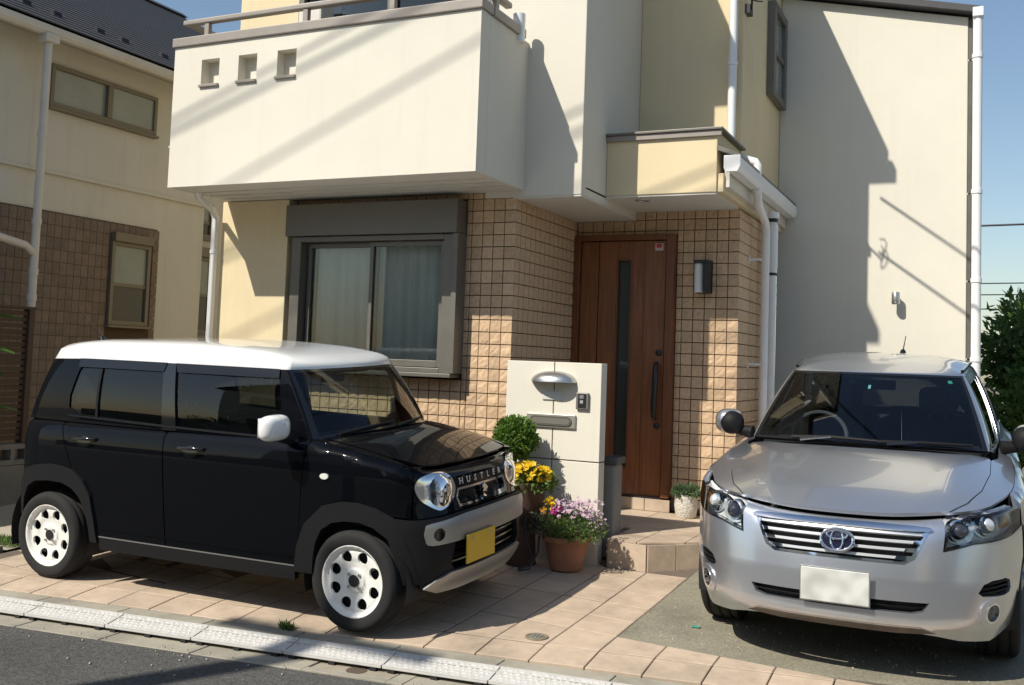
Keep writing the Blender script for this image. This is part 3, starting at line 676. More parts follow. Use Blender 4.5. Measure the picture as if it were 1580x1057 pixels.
# ------------------------------------------------------------------ car body surfaces
def lerp(a,b,t): return a+(b-a)*t
def interp(tab,x):
    if x<=tab[0][0]: return tab[0][1]
    for (a,fa),(b,fb) in zip(tab,tab[1:]):
        if x<=b:
            t=(x-a)/(b-a); return fa+(fb-fa)*t
    return tab[-1][1]
def sinterp(tab,x):
    """monotone-ish cubic (Catmull-Rom tangents) interpolation of a table"""
    n=len(tab)
    if x<=tab[0][0]: return tab[0][1]
    if x>=tab[-1][0]: return tab[-1][1]
    i=0
    while tab[i+1][0]<x: i+=1
    def m(k):
        if k==0: return (tab[1][1]-tab[0][1])/(tab[1][0]-tab[0][0])
        if k==n-1: return (tab[-1][1]-tab[-2][1])/(tab[-1][0]-tab[-2][0])
        d0=(tab[k][1]-tab[k-1][1])/(tab[k][0]-tab[k-1][0]); d1=(tab[k+1][1]-tab[k][1])/(tab[k+1][0]-tab[k][0])
        if d0*d1<=0: return 0.
        return 2*d0*d1/(d0+d1)
    h=tab[i+1][0]-tab[i][0]; t=(x-tab[i][0])/h
    return ((2*t**3-3*t*t+1)*tab[i][1]+(t**3-2*t*t+t)*h*m(i)+(-2*t**3+3*t*t)*tab[i+1][1]+(t**3-t*t)*h*m(i+1))
class Car:
    """Local frame: x lateral, y backwards from the nose (b), z up. s = arc length round the plan outline, 0 at the nose centre, >0 for x>0."""
    def __init__(self,outline,pf,ps,zc,ze,r_top,green):
        # dense Catmull-Rom of the half outline
        pts=[(-outline[1][0],outline[1][1])]+outline+[(-outline[-2][0],outline[-2][1])]
        dense=[]
        for i in range(1,len(pts)-2):
            p0,p1,p2,p3=pts[i-1:i+3]
            for k in range(24):
                t=k/24
                dense.append(tuple(.5*((2*p1[j])+(-p0[j]+p2[j])*t+(2*p0[j]-5*p1[j]+4*p2[j]-p3[j])*t*t+(-p0[j]+3*p1[j]-3*p2[j]+p3[j])*t**3) for j in (0,1)))
        dense.append(outline[-1])
        self.L=[0.]
        for a,b in zip(dense,dense[1:]): self.L.append(self.L[-1]+math.hypot(b[0]-a[0],b[1]-a[1]))
        self.d=dense; self.smax=self.L[-1]
        self.pf,self.ps,self.zc,self.ze,self.r=pf,ps,zc,ze,r_top
        self.g=green
        self.wmax=max(p[0] for p in dense)
    def C(self,s):
        a=min(abs(s),self.smax-1e-6); sg=1 if s>=0 else -1
        lo,hi=0,len(self.L)-1
        while hi-lo>1:
            m=(lo+hi)//2
            if self.L[m]<=a: lo=m
            else: hi=m
        t=(a-self.L[lo])/(self.L[hi]-self.L[lo])
        return sg*lerp(self.d[lo][0],self.d[hi][0],t),lerp(self.d[lo][1],self.d[hi][1],t)
    def N(self,s):
        e=.03
        a=self.C(s-e) if abs(s)<self.smax-e else self.C(math.copysign(self.smax-2*e,s)); b=self.C(s+e) if abs(s)<self.smax-e else self.C(math.copysign(self.smax-1e-6,s))
        tx,ty=b[0]-a[0],b[1]-a[1]
        if abs(s)>=self.smax-e and s<0: tx,ty=-tx,-ty
        l=math.hypot(tx,ty) or 1
        return ty/l,-tx/l       # outward: nose centre -> (0,-1)
    def s_of_b(self,b,sg=1):
        # side chart: first crossing of y=b beyond the nose
        lo,hi=0,self.smax
        for i,(p,l) in enumerate(zip(self.d,self.L)):
            if p[1]>=b:
                if i==0: return 0.
                t=(b-self.d[i-1][1])/(p[1]-self.d[i-1][1]+1e-12); return sg*lerp(self.L[i-1],l,t)
        return sg*self.smax
    def s_of_l(self,x):
        a=abs(x)
        for i,p in enumerate(self.d):
            if p[0]>=a:
                if i==0: return 0.
                t=(a-self.d[i-1][0])/(p[0]-self.d[i-1][0]+1e-12); return math.copysign(lerp(self.L[i-1],self.L[i],t),x)
        return 0
    def H(self,x,b):
        """bonnet / shoulder height field"""
        zc=sinterp(self.zc,b); ze=sinterp(self.ze,b); w=self.wmax
        return zc-(zc-ze)*min(1.2,abs(x)/w)**2.6
    def ztop(self,s):
        x,b=self.C(s); nx,ny=self.N(s)
        return self.H(x-nx*self.r,b-ny*self.r)
    def P(self,s,z,off=0.):
        x,b=self.C(s); nx,ny=self.N(s)
        wf=ny*ny if ny<0 else 0.
        ins=wf*sinterp(self.pf,z)+(1-wf)*sinterp(self.ps,z)
        zt=self.ztop(s); r=self.r; zz=z
        if z>zt-r:
            q=min(1.,(z-(zt-r))/r); ins+=r*(1-math.sqrt(max(0.,1-q*q)))
        ins-=off
        return (x-nx*ins,b-ny*ins,z)
    # greenhouse: u 0..1 windscreen half, 1..2 side, 2..3 rear half; v 0..1
    def Gb(self,u,top):
        g=self.g['top' if top else 'bot']; a=abs(u); sg=1 if u>=0 else -1
        if a<=1:
            t=a; x=g['fc'][0]*t; y=lerp(g['f0'],g['fc'][1],t**2.4)
        elif a<=2:
            t=a-1; x=lerp(g['fc'][0],g['rc'][0],t)+g['bow']*max(0.,math.sin(math.pi*t))**.8; y=lerp(g['fc'][1],g['rc'][1],t)
        else:
            t=3-a; x=g['rc'][0]*t; y=lerp(g["r0"],g["rc"][1],abs(t)**2.4)
        z=sinterp(g['z'],y)
        return sg*x,y,z
    def Q(self,u,v,off=0.):
        a=self.Gb(u,0); b=self.Gb(u,1)
        p=[lerp(a[i],b[i],v) for i in range(3)]
        k=self.g['bulge']*4*v*(1-v)+off
        au=abs(u); c=self.g['top']['fc'][0]
        # outward direction
        if au<=1: n=(0.35*u,-1)
        elif au<=2: n=(math.copysign(1,u),0)
        else: n=(0.35*(3-au)*math.copysign(1,u),1)
        return (p[0]+n[0]*k,p[1]+n[1]*k,p[2]+.3*k)
    def R(self,u,k,off=0.):
        T=self.Gb(u,1); g=self.g['top']
        yc=min(max(T[1],g['f0']+.5),g['r0']-.5)
        x=T[0]*k; y=lerp(yc,T[1],k)
        zr=sinterp(self.g['roof'],y)
        z=T[2]+(zr-T[2])*max(0.,1-max(0.,k)**self.g.get("kp",3.))**self.g.get('ke',.75) + off
        return (x,y,z)
def ellipse_pts(cx,cz,rx,rz,n=28,a0=0,a1=2*math.pi):
    m=n if abs(a1-a0-2*math.pi)<1e-6 else n+1
    return [(cx+rx*math.cos(a0+(a1-a0)*i/n),cz+rz*math.sin(a0+(a1-a0)*i/n)) for i in range(m)]
BLACK=Car(
 outline=[(0,-.05),(.22,-.045),(.44,-.02),(.58,.035),(.665,.135),(.705,.27),(.724,.45),(.735,.75),(.7375,1.3),(.7375,2.2),(.732,2.8),(.715,3.05),(.66,3.18),(.50,3.235),(0,3.26)],
 pf=[(.22,.07),(.30,.02),(.40,0),(.60,0),(.66,.02),(.75,.05),(.85,.065),(.95,.10),(1.05,.14)],
 ps=[(.2,.03),(.30,.014),(.40,.006),(.6,0),(.86,0),(.92,.004),(.97,.013),(1.02,.026),(1.1,.05)],
 zc=[(0,.905),(.10,.937),(.25,.985),(.5,1.05),(.85,1.085),(1.2,1.09),(3.3,1.09)],
 ze=[(0,.885),(.10,.912),(.3,.96),(.5,1.0),(.80,1.045),(1.2,1.045),(3.3,1.045)],
 r_top=.045,
 green=dict(bot=dict(f0=.64,fc=(.655,.79),rc=(.66,3.13),r0=3.22,bow=.04,z=[(.6,1.085),(.8,1.05),(1.2,1.04),(3.3,1.05)]),
            top=dict(f0=.96,fc=(.59,1.03),rc=(.60,2.98),r0=3.06,bow=.035,z=[(.95,1.445),(1.2,1.45),(2.6,1.462),(3.1,1.45)]),
            roof=[(.9,1.485),(1.1,1.535),(1.4,1.572),(2.0,1.597),(2.6,1.592),(2.9,1.572),(3.1,1.545)],bulge=.012,kp=9.,ke=.5))
SILVER=Car(
 outline=[(0,0),(.25,.012),(.45,.055),(.61,.135),(.73,.26),(.805,.43),(.865,.65),(.895,.95),(.905,1.5),(.90,3.0),(.87,3.8),(.78,4.15),(.58,4.28),(0,4.33)],
 pf=[(.2,.10),(.26,.05),(.31,.01),(.36,0),(.5,.005),(.58,.02),(.66,.04),(.74,.065),(.82,.10)],
 ps=[(.18,.06),(.28,.03),(.36,.012),(.5,0),(.72,0),(.85,.012),(.95,.035),(1.05,.06)],
 zc=[(0,.77),(.09,.815),(.2,.86),(.4,.925),(.7,.99),(1.0,1.04),(1.3,1.075),(1.6,1.09),(4.4,1.1)],
 ze=[(0,.74),(.1,.772),(.25,.825),(.45,.864),(.7,.895),(1.0,.925),(1.3,.952),(1.8,.985),(4.4,1.02)],
 r_top=.05,
 green=dict(bot=dict(f0=1.13,fc=(.70,1.34),rc=(.74,3.9),r0=4.2,bow=.05,z=[(1.1,1.075),(1.34,1.05),(1.8,1.0),(4.3,1.06)]),
            top=dict(f0=1.80,fc=(.545,1.93),rc=(.56,3.75),r0=3.95,bow=.04,z=[(1.8,1.475),(2.0,1.468),(2.6,1.50),(4.0,1.45)]),
            roof=[(1.8,1.50),(2.1,1.55),(2.6,1.595),(3.2,1.59),(3.9,1.51)],bulge=.02,kp=4.))
# ------------------------------------------------------------------ cars
M_navy=mat('black_car_paint',(.002,.0025,.004),.5,coat=1.,spec=.02,coat_ior=1.27)
M_wroof=mat('white_car_paint',(.82,.82,.80),.3,coat=1.)
M_trim=mat('charcoal_plastic',(.009,.009,.010),.6,bump=.15,bscale=400,spec=.22)
M_gloss=mat('gloss_black',(.008,.008,.009),.12,coat=.5)
M_rubber=mat('tyre_rubber',(.013,.0125,.012),.85,var=.2,vscale=10,bump=.2,bscale=200)
M_wrim=mat('white_wheel_paint',(.78,.77,.72),.35,coat=.5)
M_chrome=mat('chrome',(.82,.83,.84),.06,metal=1)
M_satin=mat('satin_silver_trim',(.36,.355,.34),.42,metal=.75)
M_silver=mat('silver_car_paint',(.57,.59,.635),.29,metal=.84,coat=1.,var=.05,vscale=900,detail=1)
M_cglass=glass('car_glass',(.66,.72,.68)); M_wglass=glass('windscreen_glass',(.66,.74,.69)); M_wglass2=glass('blue_windscreen_glass',(.58,.64,.66))
M_priv=glass('privacy_glass',(.05,.055,.055)); M_clear=glass('lamp_cover',(.93,.95,.95))
M_seat=mat('dark_seat_fabric',(.028,.028,.031),.9,var=.15,vscale=30); M_int=mat('dark_interior',(.02,.02,.022),.8)
M_gseat=mat('grey_seat_fabric',(.11,.11,.118),.9,var=.15,vscale=30)
M_beige=mat('grey_lining',(.30,.29,.26),.9)
M_refl=mat('lamp_reflector',(.72,.74,.76),.22,metal=.55,var=.3,vscale=30)
M_bowl=mat('lamp_bowl_silver',(.80,.82,.82),.35,metal=.1,var=.3,vscale=22)
M_yplate=mat('yellow_plate',(.62,.40,.03),.55,var=.06,vscale=6); M_wplate=mat('white_plate',(.66,.67,.62),.5,vcol=(.46,.46,.43),vscale=13,detail=0)
def mir(poly,sg): return [(sg*a,b) for a,b in poly]
def car_panel(car,chart,name,poly,m,parent,res=.05,holes=(),off=0.,thick=.014,sg=1,smooth=False,hsmooth=0):
    """polygon entries: (s,z) with z='T' for the shoulder line"""
    if chart=='P':
        q=[]
        n=len(poly)
        for i in range(n):
            a=poly[i]; b=poly[(i+1)%n]
            q.append((a[0],car.ztop(a[0])-.0008) if a[1]=='T' else a)
            if a[1]=='T' and b[1]=='T':
                k=max(1,int(abs(b[0]-a[0])/.04))
                q+=[(a[0]+(b[0]-a[0])*j/k,car.ztop(a[0]+(b[0]-a[0])*j/k)-.0008) for j in range(1,k)]
        poly=q
        fn=lambda a,b: car.P(a,b,off); ar=(1,1); fl=False
    elif chart=='Q':
        fn=lambda a,b: car.Q(a,b,off); ar=None; fl=False
    else:
        fn=lambda a,b:(a,b,car.H(a,b)+off); ar=(1,1); fl=False
    if chart=='Q':
        us=[abs(p[0]) for p in poly]; c=sum(us)/len(us)
        L=(car.Gb(1,0)[0]) if c<=1 else ((car.Gb(2,0)[1]-car.Gb(1,0)[1]) if c<=2 else car.Gb(2,0)[0])
        ar=(1/L,1/math.dist(car.Gb(1,0),car.Gb(1,1)))
    if smooth: poly=chaikin(list(poly),smooth)
    poly=mir(poly,sg); hs=[mir(chaikin(list(h),hsmooth) if hsmooth else h,sg) for h in holes]
    return panel(name,fn,poly,m,parent,res,hs,thick,flip=fl,ares=ar)
def wheel(parent,x,b,z,r,rim_r,w,sg,m_rim,nh,hole,mirror_name='wheel'):
    """wheel centred at (x,b,z), outer face towards sg*x; parts tyre, rim, nuts"""
    wh=bpy.data.objects.new('wheel',None); COL.objects.link(wh); wh.parent=parent; wh.location=(x,b,z); wh.rotation_euler=(0,0,0 if sg>0 else math.pi); wh.empty_display_size=.1
    t=MB(); h=w/2; k=r/.285
    prof=[(rim_r-.012,-h*.8),(rim_r+.004,-h*.95),((rim_r+r)/2,-h),(r-.015*k,-h*.9),(r-.004,-h*.78)]
    for gx in (-.5,-.17,.17,.5): prof+=[(r,(gx-.13)*w*.8),(r,(gx+.09)*w*.8-.004),(r-.006,(gx+.11)*w*.8-.003),(r-.006,(gx+.15)*w*.8),(r,(gx+.17)*w*.8)] if gx<.5 else [(r,(gx-.13)*w*.8)]
    prof+=[(r-.004,h*.78),(r-.015*k,h*.9),((rim_r+r)/2+.02,h*.985),((rim_r+r)/2,h),((rim_r+r)/2-.012,h*.985),(rim_r+.006,h*.95),(rim_r-.006,h*.82)]
    t.lathe(prof,(0,0,0),'x',56); t.build('tyre',M_rubber,wh,loc=(0,0,0),sharp=60)
    hs=[]
    for i in range(nh):
        a=2*math.pi*(i+.5)/nh; ca,sa=math.cos(a),math.sin(a)
        hs.append([(hole[0]*ca+u*ca-v*sa,hole[0]*sa+u*sa+v*ca) for u,v in [(hole[1]*math.cos(q)*1.0,hole[2]*math.sin(q)) for q in [2*math.pi*j/14 for j in range(14)]]])
    def prf(rr):
        q=rr/rim_r
        return h*sinterp([(0,.62),(.30,.62),(.36,.50),(.5,.52),(.62,.60),(.80,.62),(.86,.56),(.92,.74),(.97,.92),(1.02,.90)],q)
    panel('rim',lambda a,b_:(prf(math.hypot(a,b_)),a,b_),[(rim_r*math.cos(2*math.pi*i/48),rim_r*math.sin(2*math.pi*i/48)) for i in range(48)],m_rim,wh,res=.011,holes=hs,thick=.012)
    MB().lathe([(.0001,h*.63),(rim_r*.16,h*.63),(rim_r*.17,h*.70),(rim_r*.10,h*.72),(.0001,h*.70)][::-1],(0,0,0),'x',20).build('hub_cap',M_black,wh,loc=(0,0,0))
    for i in range(4):
        a=math.pi/4+i*math.pi/2; MB().lathe([(.0001,h*.74),(.008,h*.74),(.010,h*.60)][::-1],(0,rim_r*.25*math.cos(a),rim_r*.25*math.sin(a)),'x',8).build('wheel_nut',M_steel,wh,loc=(0,0,0))
    MB().lathe([(.0001,0),(rim_r*.95,0),(rim_r*.95,-h*.6)],(0,0,0),'x',28).build('brake_drum',M_int,wh,loc=(0,0,0))
    return wh
def seat(parent,x,b,z=.55,s=1.,top=1.28,m=None):
    m=m or M_seat
    st=MB().box(x-.23*s,x+.23*s,b-.28,b+.22,z-.15,z+.05).build('seat',m,parent,.05,loc=(0,0,0),seg=3)
    bk=MB().prism([(b+.16,z),(b+.30,z),(b+.44,top-.2),(b+.34,top-.2)],x-.22*s,x+.22*s,'x').build('backrest',m,st,.05,loc=(0,0,0),seg=3)
    MB().box(x-.125*s,x+.125*s,b+.33,b+.43,top-.17,top+.02).build('headrest',m,st,.045,loc=(0,0,0),seg=3)
    for d in (-.05,.05): MB().tube([(x+d,b+.39,top-.25),(x+d,b+.385,top-.12)],.008,6).build('headrest_post',M_steel,st,loc=(0,0,0))
def arch_liner(parent,sg,b,z,r,xo,depth):
    prof=[(r,0),(r,-depth),(.001,-depth)]
    MB().lathe([(p,sg*h) for p,h in prof],(sg*xo,b,z),'x',28,a0=-.3,a1=math.pi+.3).build('arch_liner',M_int,parent,loc=(0,0,0))
def cowl_curve(car,dy,n=10,umax=1.):
    return [(car.Gb(umax*(-1+2*i/n),0)[0],car.Gb(umax*(-1+2*i/n),0)[1]-dy) for i in range(n+1)]
def shoulder_pts(car,s0,s1,n=14):
    out=[]
    for i in range(n+1):
        s=s0+(s1-s0)*i/n; p=car.P(s,car.ztop(s)-.0006); out.append((p[0],p[1]))
    return out
# ---- black mini wagon
bc=empty('mini_wagon',(-2.762,5.5375,.0318),'boxy black mini wagon with white roof and white steel wheels parked by the window','car',world_children=False)
bc.matrix_world=Matrix.Translation((-2.762,5.5375,.0318))@Matrix.Rotation(.045,4,'X')@Matrix.Rotation(math.pi/2,4,'Z')
B=BLACK
flF_out=[(1.435,.30),(1.415,.45),(1.363,.581),(1.24,.697),(1.12,.727),(1.0,.728),(.89,.705),(.793,.66),(.735,.56),(.686,.43),(.64,.29)]
flF_in=[(.735,.29),(.77,.43),(.826,.544),(.91,.60),(.996,.622),(1.09,.622),(1.176,.605),(1.245,.56),(1.285,.48),(1.30,.40),(1.31,.30)]
flR_out=[(3.0,.29),(3.02,.42),(3.061,.59),(3.13,.68),(3.217,.737),(3.33,.76),(3.453,.765),(3.58,.75),(3.693,.715),(3.76,.60),(3.80,.40)]
flR_in=[(3.72,.40),(3.70,.52),(3.655,.6),(3.58,.642),(3.45,.655),(3.32,.652),(3.23,.625),(3.15,.57),(3.10,.48),(3.07,.38),(3.06,.29)]
headB=[(.675,.826),(.645,.877),(.545,.893),(.43,.890),(.37,.856),(.338,.792),(.382,.727),(.496,.689),(.549,.706),(.64,.755)]
headB=[(.50+(a-.50)*1.07,.792+(b_-.792)*1.05) for a,b_ in headB]; headB=[(a,min(b_,B.ztop(a)-.003)) for a,b_ in headB]
BZ=B.smax-.0008
for sg in (1,-1):
    d=car_panel(B,'P','front_door',[(1.385,'T'),(1.425,.335),(2.418,.335),(2.465,'T')],M_navy,bc,sg=sg)
    d2=car_panel(B,'P','rear_door',[(2.473,'T'),(2.426,.335),(3.005,.335),(3.02,.42),(3.061,.592),(3.13,.683),(3.217,.740),(3.24,.745),(3.38,'T')],M_navy,bc,sg=sg)
    for dd,s0 in ((d,2.24),(d2,3.145)):
        cup=car_panel(B,'P','handle_cup',ellipse_pts(s0,.928,.062,.036,20),M_gloss,dd,res=.03,off=.0015,thick=0,sg=sg)
        h=MB(); pts=[]
        for k in range(9):
            q=-.11+.22*k/8; pts.append(B.P(sg*(s0+q),.953,.012+.028*math.sin(math.pi*k/8)**.6))
        h.tube(pts,[.008]+[.013]*7+[.008],10); h.build('handle',M_gloss,dd,loc=(0,0,0))
    car_panel(B,'P','door_crease',[(1.46,.375),(1.46,.383),(2.97,.392),(2.97,.384)],M_navy,bc,res=.1,off=.006,thick=.008,sg=sg)
    car_panel(B,'P','rear_quarter',[(3.388,'T'),(3.248,.748),(3.33,.763),(3.453,.768),(3.58,.753),(3.695,.718),(3.757,.625),(BZ,.625),(BZ,'T')],M_navy,bc,sg=sg)
    car_panel(B,'P','rear_bumper',[(3.765,.615),(3.803,.40),(3.81,.28),(BZ,.29),(BZ,.617)],M_trim,bc,off=.012,sg=sg)
    car_panel(B,'P','front_fender',[(1.378,'T'),(1.416,.46),(1.366,.585),(1.242,.700),(1.12,.730),(1.0,.731),(.89,.708),(.80,.667),(.70,.655),(.69,'T')],M_navy,bc,sg=sg)
    car_panel(B,'P','arch_trim',flF_out+flF_in,M_trim,bc,res=.03,off=.016,thick=.05,sg=sg)
    car_panel(B,'P','arch_trim',flR_out+flR_in,M_trim,bc,res=.03,off=.016,thick=.05,sg=sg)
    car_panel(B,'P','sill',[(1.44,.325),(1.44,.245),(2.99,.245),(2.99,.325)],M_trim,bc,res=.08,off=.004,thick=.04,sg=sg)
    car_panel(B,'P','sill_edge',[(1.44,.333),(1.44,.327),(2.99,.327),(2.99,.333)],M_satin,bc,res=.15,off=.006,thick=.005,sg=sg)
    car_panel(B,'P','side_marker',ellipse_pts(1.235,.862,.028,.017,18),mat('clear_marker',(.75,.74,.68),.2,coat=1),bc,res=.02,off=.012,thick=.012,sg=sg)
    # head lamp
    hl=car_panel(B,'P','headlight',headB,M_chrome,bc,res=.03,off=.012,thick=.04,sg=sg,smooth=2,holes=[ellipse_pts(.478,.792,.112,.089,32)])
    car_panel(B,'P','reflector',ellipse_pts(.478,.792,.114,.091,30),M_refl,hl,res=.02,off=-.035,thick=0,sg=sg)
    car_panel(B,'P','lamp_divider',[(.487,.712),(.520,.712),(.530,.868),(.500,.868)],M_gloss,hl,res=.03,off=-.02,thick=.02,sg=sg)
    p=B.P(sg*.45,.80,-.03); MB().ball(p,.042,.042,.042,10).build('bulb_lens',M_refl,hl,loc=(0,0,0))
    grid('lens_cover',lambda a,b_,sg=sg:B.P(sg*(.478+.112*b_*math.cos(a)),.792+.089*b_*math.sin(a),.012+.024*(1-b_*b_)),0,2*math.pi,32,.001,1,6,M_clear,hl,flip=(sg<0))
    car_panel(B,'H','fender_top',[(x,y) for x,y in shoulder_pts(B,.60,1.45,24)]+[(.69,.86),(.625,.74),(.605,.4),(.60,.10)],M_navy,bc,sg=sg,res=.06)
    arch_liner(bc,sg,.4475,.29,.345,.70,.26); arch_liner(bc,sg,2.8725,.29,.37,.70,.26)
    # greenhouse side
    gl1=[(1.425,.05),(1.425,.965),(1.030,.965),(1.055,.5),(1.095,.03)]
    gl2=[(1.478,.07),(1.478,.965),(1.835,.965),(1.852,.80),(1.856,.40),(1.846,.22),(1.80,.12)]
    fr=car_panel(B,'Q','pillar_frame',[(.99,0),(2.0,0),(2.0,1),(.99,1)],M_navy,bc,res=.06,holes=[gl1,gl2],thick=.03,sg=sg)
    car_panel(B,'Q','corner_pillar',[(2.0,0),(2.16,0),(2.16,1),(2.0,1)],M_navy,bc,res=.04,thick=.03,sg=sg)
    car_panel(B,'Q','side_window',gl1,M_cglass,bc,res=.08,off=-.008,thick=0,sg=sg)
    car_panel(B,'Q','side_window',gl2,M_priv,bc,res=.08,off=-.008,thick=0,sg=sg)
    car_panel(B,'Q','window_divider',[(1.722,.1),(1.730,.1),(1.758,.965),(1.748,.965)],M_trim,bc,res=.08,off=.002,thick=.01,sg=sg)
    car_panel(B,'Q','pillar_cover',[(1.427,.0),(1.476,.0),(1.476,.99),(1.427,.99)],M_gloss,bc,res=.06,off=.004,thick=.006,sg=sg)
    car_panel(B,'Q','belt_moulding',[(1.09,.0),(1.84,.08),(1.84,.105),(1.09,.03)],M_trim,bc,res=.08,off=.006,thick=.01,sg=sg)
    for a,b_ in ((1.022,1.424),(1.462,1.862)):
        car_panel(B,'Q','rain_visor',[(a+.012,.86),(b_-.006,.86),(b_,1.0),(a,1.0)],mat('smoked_visor',(.006,.007,.010),.2),bc,res=.05,off=.009,thick=.004,sg=sg)
    # door mirror
    mc=(sg*.855,.905 if sg<0 else 1.10,1.13)
    mo=MB(); mo.ball(mc,.115,.06,.075,16); mo.v=[(mc[0]+math.copysign(abs((x-mc[0])/.115)**.6*.115,x-mc[0]),y,mc[2]+math.copysign(abs((z-mc[2])/.075)**.6*.075,z-mc[2])) for x,y,z in mo.v]
    mir_=mo.build('door_mirror',M_wroof,bc,loc=(0,0,0),sharp=80)
    MB().tube([(sg*.70,mc[1],1.05),(sg*.80,mc[1],1.07)],[.035,.028],10).build('mirror_arm',M_trim,mir_,loc=(0,0,0))
    box('mirror_glass',M_chrome,mir_,sg*.855-.085,sg*.855+.085,.045+mc[1],.053+mc[1],1.075,1.19,bevel=.01,loc=(0,0,0))
    wheel(bc,sg*.645,.4475,.285,.285,.203,.165,sg,M_wrim,8,(.139,.034,.034)); wheel(bc,sg*.645,2.8725,.285,.285,.203,.165,sg,M_wrim,8,(.139,.034,.034))
    seat(bc,sg*.34,1.35); seat(bc,sg*.34,2.25)
    car_panel(B,'P','door_lining',[(1.40,.98),(1.40,.40),(2.95,.40),(3.3,.98)],M_int,bc,res=.2,off=-.06,thick=0,sg=sg)
# nose panel, bumper, grille
gr=[(-.30,.692),(-.312,.735),(-.292,.778),(.292,.778),(.312,.735),(.30,.692)]
car_panel(B,'P','nose_panel',[(-.685,'T'),(.685,'T'),(.685,.652),(.3,.668),(-.3,.668),(-.685,.652)],M_navy,bc,res=.04,holes=[chaikin(headB,2),mir(chaikin(headB,2),-1),gr])
g=car_panel(B,'P','grille',[(a*1.02,.735+(b_-.735)*1.05) for a,b_ in gr],M_int,bc,off=-.03,thick=0)
for k in range(9):
    z=.700+.0088*k; car_panel(B,'P','mesh_bar',[(-.295,z),(.295,z),(.295,z+.003),(-.295,z+.003)],M_gloss,g,res=.12,off=-.018,thick=.006)
for k in range(29):
    s0=-.285+.02*k; car_panel(B,'P','mesh_bar',[(s0,.695),(s0+.003,.695),(s0+.003,.776),(s0,.776)],M_gloss,g,res=.1,off=-.019,thick=.006)
car_panel(B,'P','grille_frame',[(-.318,.684),(-.33,.735),(-.306,.787),(.306,.787),(.33,.735),(.318,.684)],M_chrome,g,res=.06,off=.006,thick=.02,holes=[[(-.303,.697),(-.315,.735),(-.293,.775),(.293,.775),(.315,.735),(.303,.697)]])
car_panel(B,'P','grille_chrome',[(-.05,.689),(-.04,.712),(.28,.712),(.300,.735),(.318,.735),(.312,.689)],M_chrome,g,res=.06,off=.010,thick=.02)
for i,ch in enumerate('HUSTLER'):
    me=text_mesh(ch,.050,.0012,.0010); s0=-.255+.085*i
    for v in me.vertices: v.co=Vector(B.P(s0+v.co.x*1.3,.820+v.co.y,.003+v.co.z))
    me.update(); link('letter',me,mat('bright_lettering',(.75,.75,.74),.3,metal=.5),g,loc=(0,0,0))
sb=[(.0,.055),(.046,.018),(.046,.008),(.014,-.016),(.046,-.016),(.0,-.055),(-.046,-.018),(-.046,-.008),(-.014,.016),(-.046,.016)]
car_panel(B,'P','emblem',[(.0+x*.72,.742+y*.72) for x,y in sb],M_chrome,g,res=.02,off=.018,thick=.014)
op=[(-.44,.385),(-.40,.505),(.40,.505),(.44,.385),(.40,.345),(-.40,.345)]
bmp=car_panel(B,'P','front_bumper',[(-.63,.245),(-.69,.43),(-.74,.56),(-.792,.655),(-.685,.648),(-.3,.664),(.3,.664),(.685,.648),(.792,.655),(.74,.56),(.69,.43),(.63,.245),(.3,.235),(-.3,.235)],M_trim,bc,res=.05,off=.014,thick=.05,holes=[op])
car_panel(B,'P','bumper_opening',[(a*1.03,.43+(b_-.43)*1.1) for a,b_ in op],M_int,bmp,res=.1,off=-.05,thick=0)
for k in range(3):
    z=.385+.042*k; car_panel(B,'P','opening_slat',[(-.43,z),(.43,z),(.43,z+.010),(-.43,z+.010)],M_gloss,bmp,res=.1,off=-.005,thick=.03)
fg=[ellipse_pts(.545,.566,.036,.036,20),[(-a,b_) for a,b_ in ellipse_pts(.545,.566,.036,.036,20)]]
bar=car_panel(B,'P','bumper_bar',chaikin([(-.628,.566),(-.615,.630),(-.307,.655),(.307,.655),(.615,.630),(.628,.566),(.612,.507),(.34,.512),(-.34,.512),(-.612,.507)],2,.12),M_satin,bc,res=.05,off=.034,thick=.03,holes=fg)
for sg in (1,-1):
    f=car_panel(B,'P','fog_lamp',ellipse_pts(.545,.566,.036,.036,20),M_refl,bc,res=.02,off=.010,thick=0,sg=sg)
    car_panel(B,'P','fog_lens',ellipse_pts(.545,.566,.035,.035,20),M_clear,f,res=.02,off=.028,thick=0,sg=sg)
car_panel(B,'P','skid_plate',[(-.62,.262),(-.55,.305),(-.443,.338),(.443,.338),(.55,.305),(.62,.262),(.51,.222),(.29,.212),(-.29,.212),(-.51,.222)],M_satin,bc,res=.05,off=.030,thick=.03)
p0=B.P(-.187,.455,.05)
plt=MB().box(p0[0]-.165,p0[0]+.165,-.012,0,-.0825,.0825).build('number_plate',M_yplate,bc,.004,loc=(0,p0[1]+.004,.452)); plt.rotation_euler=(0,0,-.04)
for dx in (-.1,.1): MB().lathe([(.0001,-.004),(.008,-.004),(.009,0)],(p0[0]+dx,-.013,.058),'y',10).build('plate_screw',M_steel,plt,loc=(0,0,0))
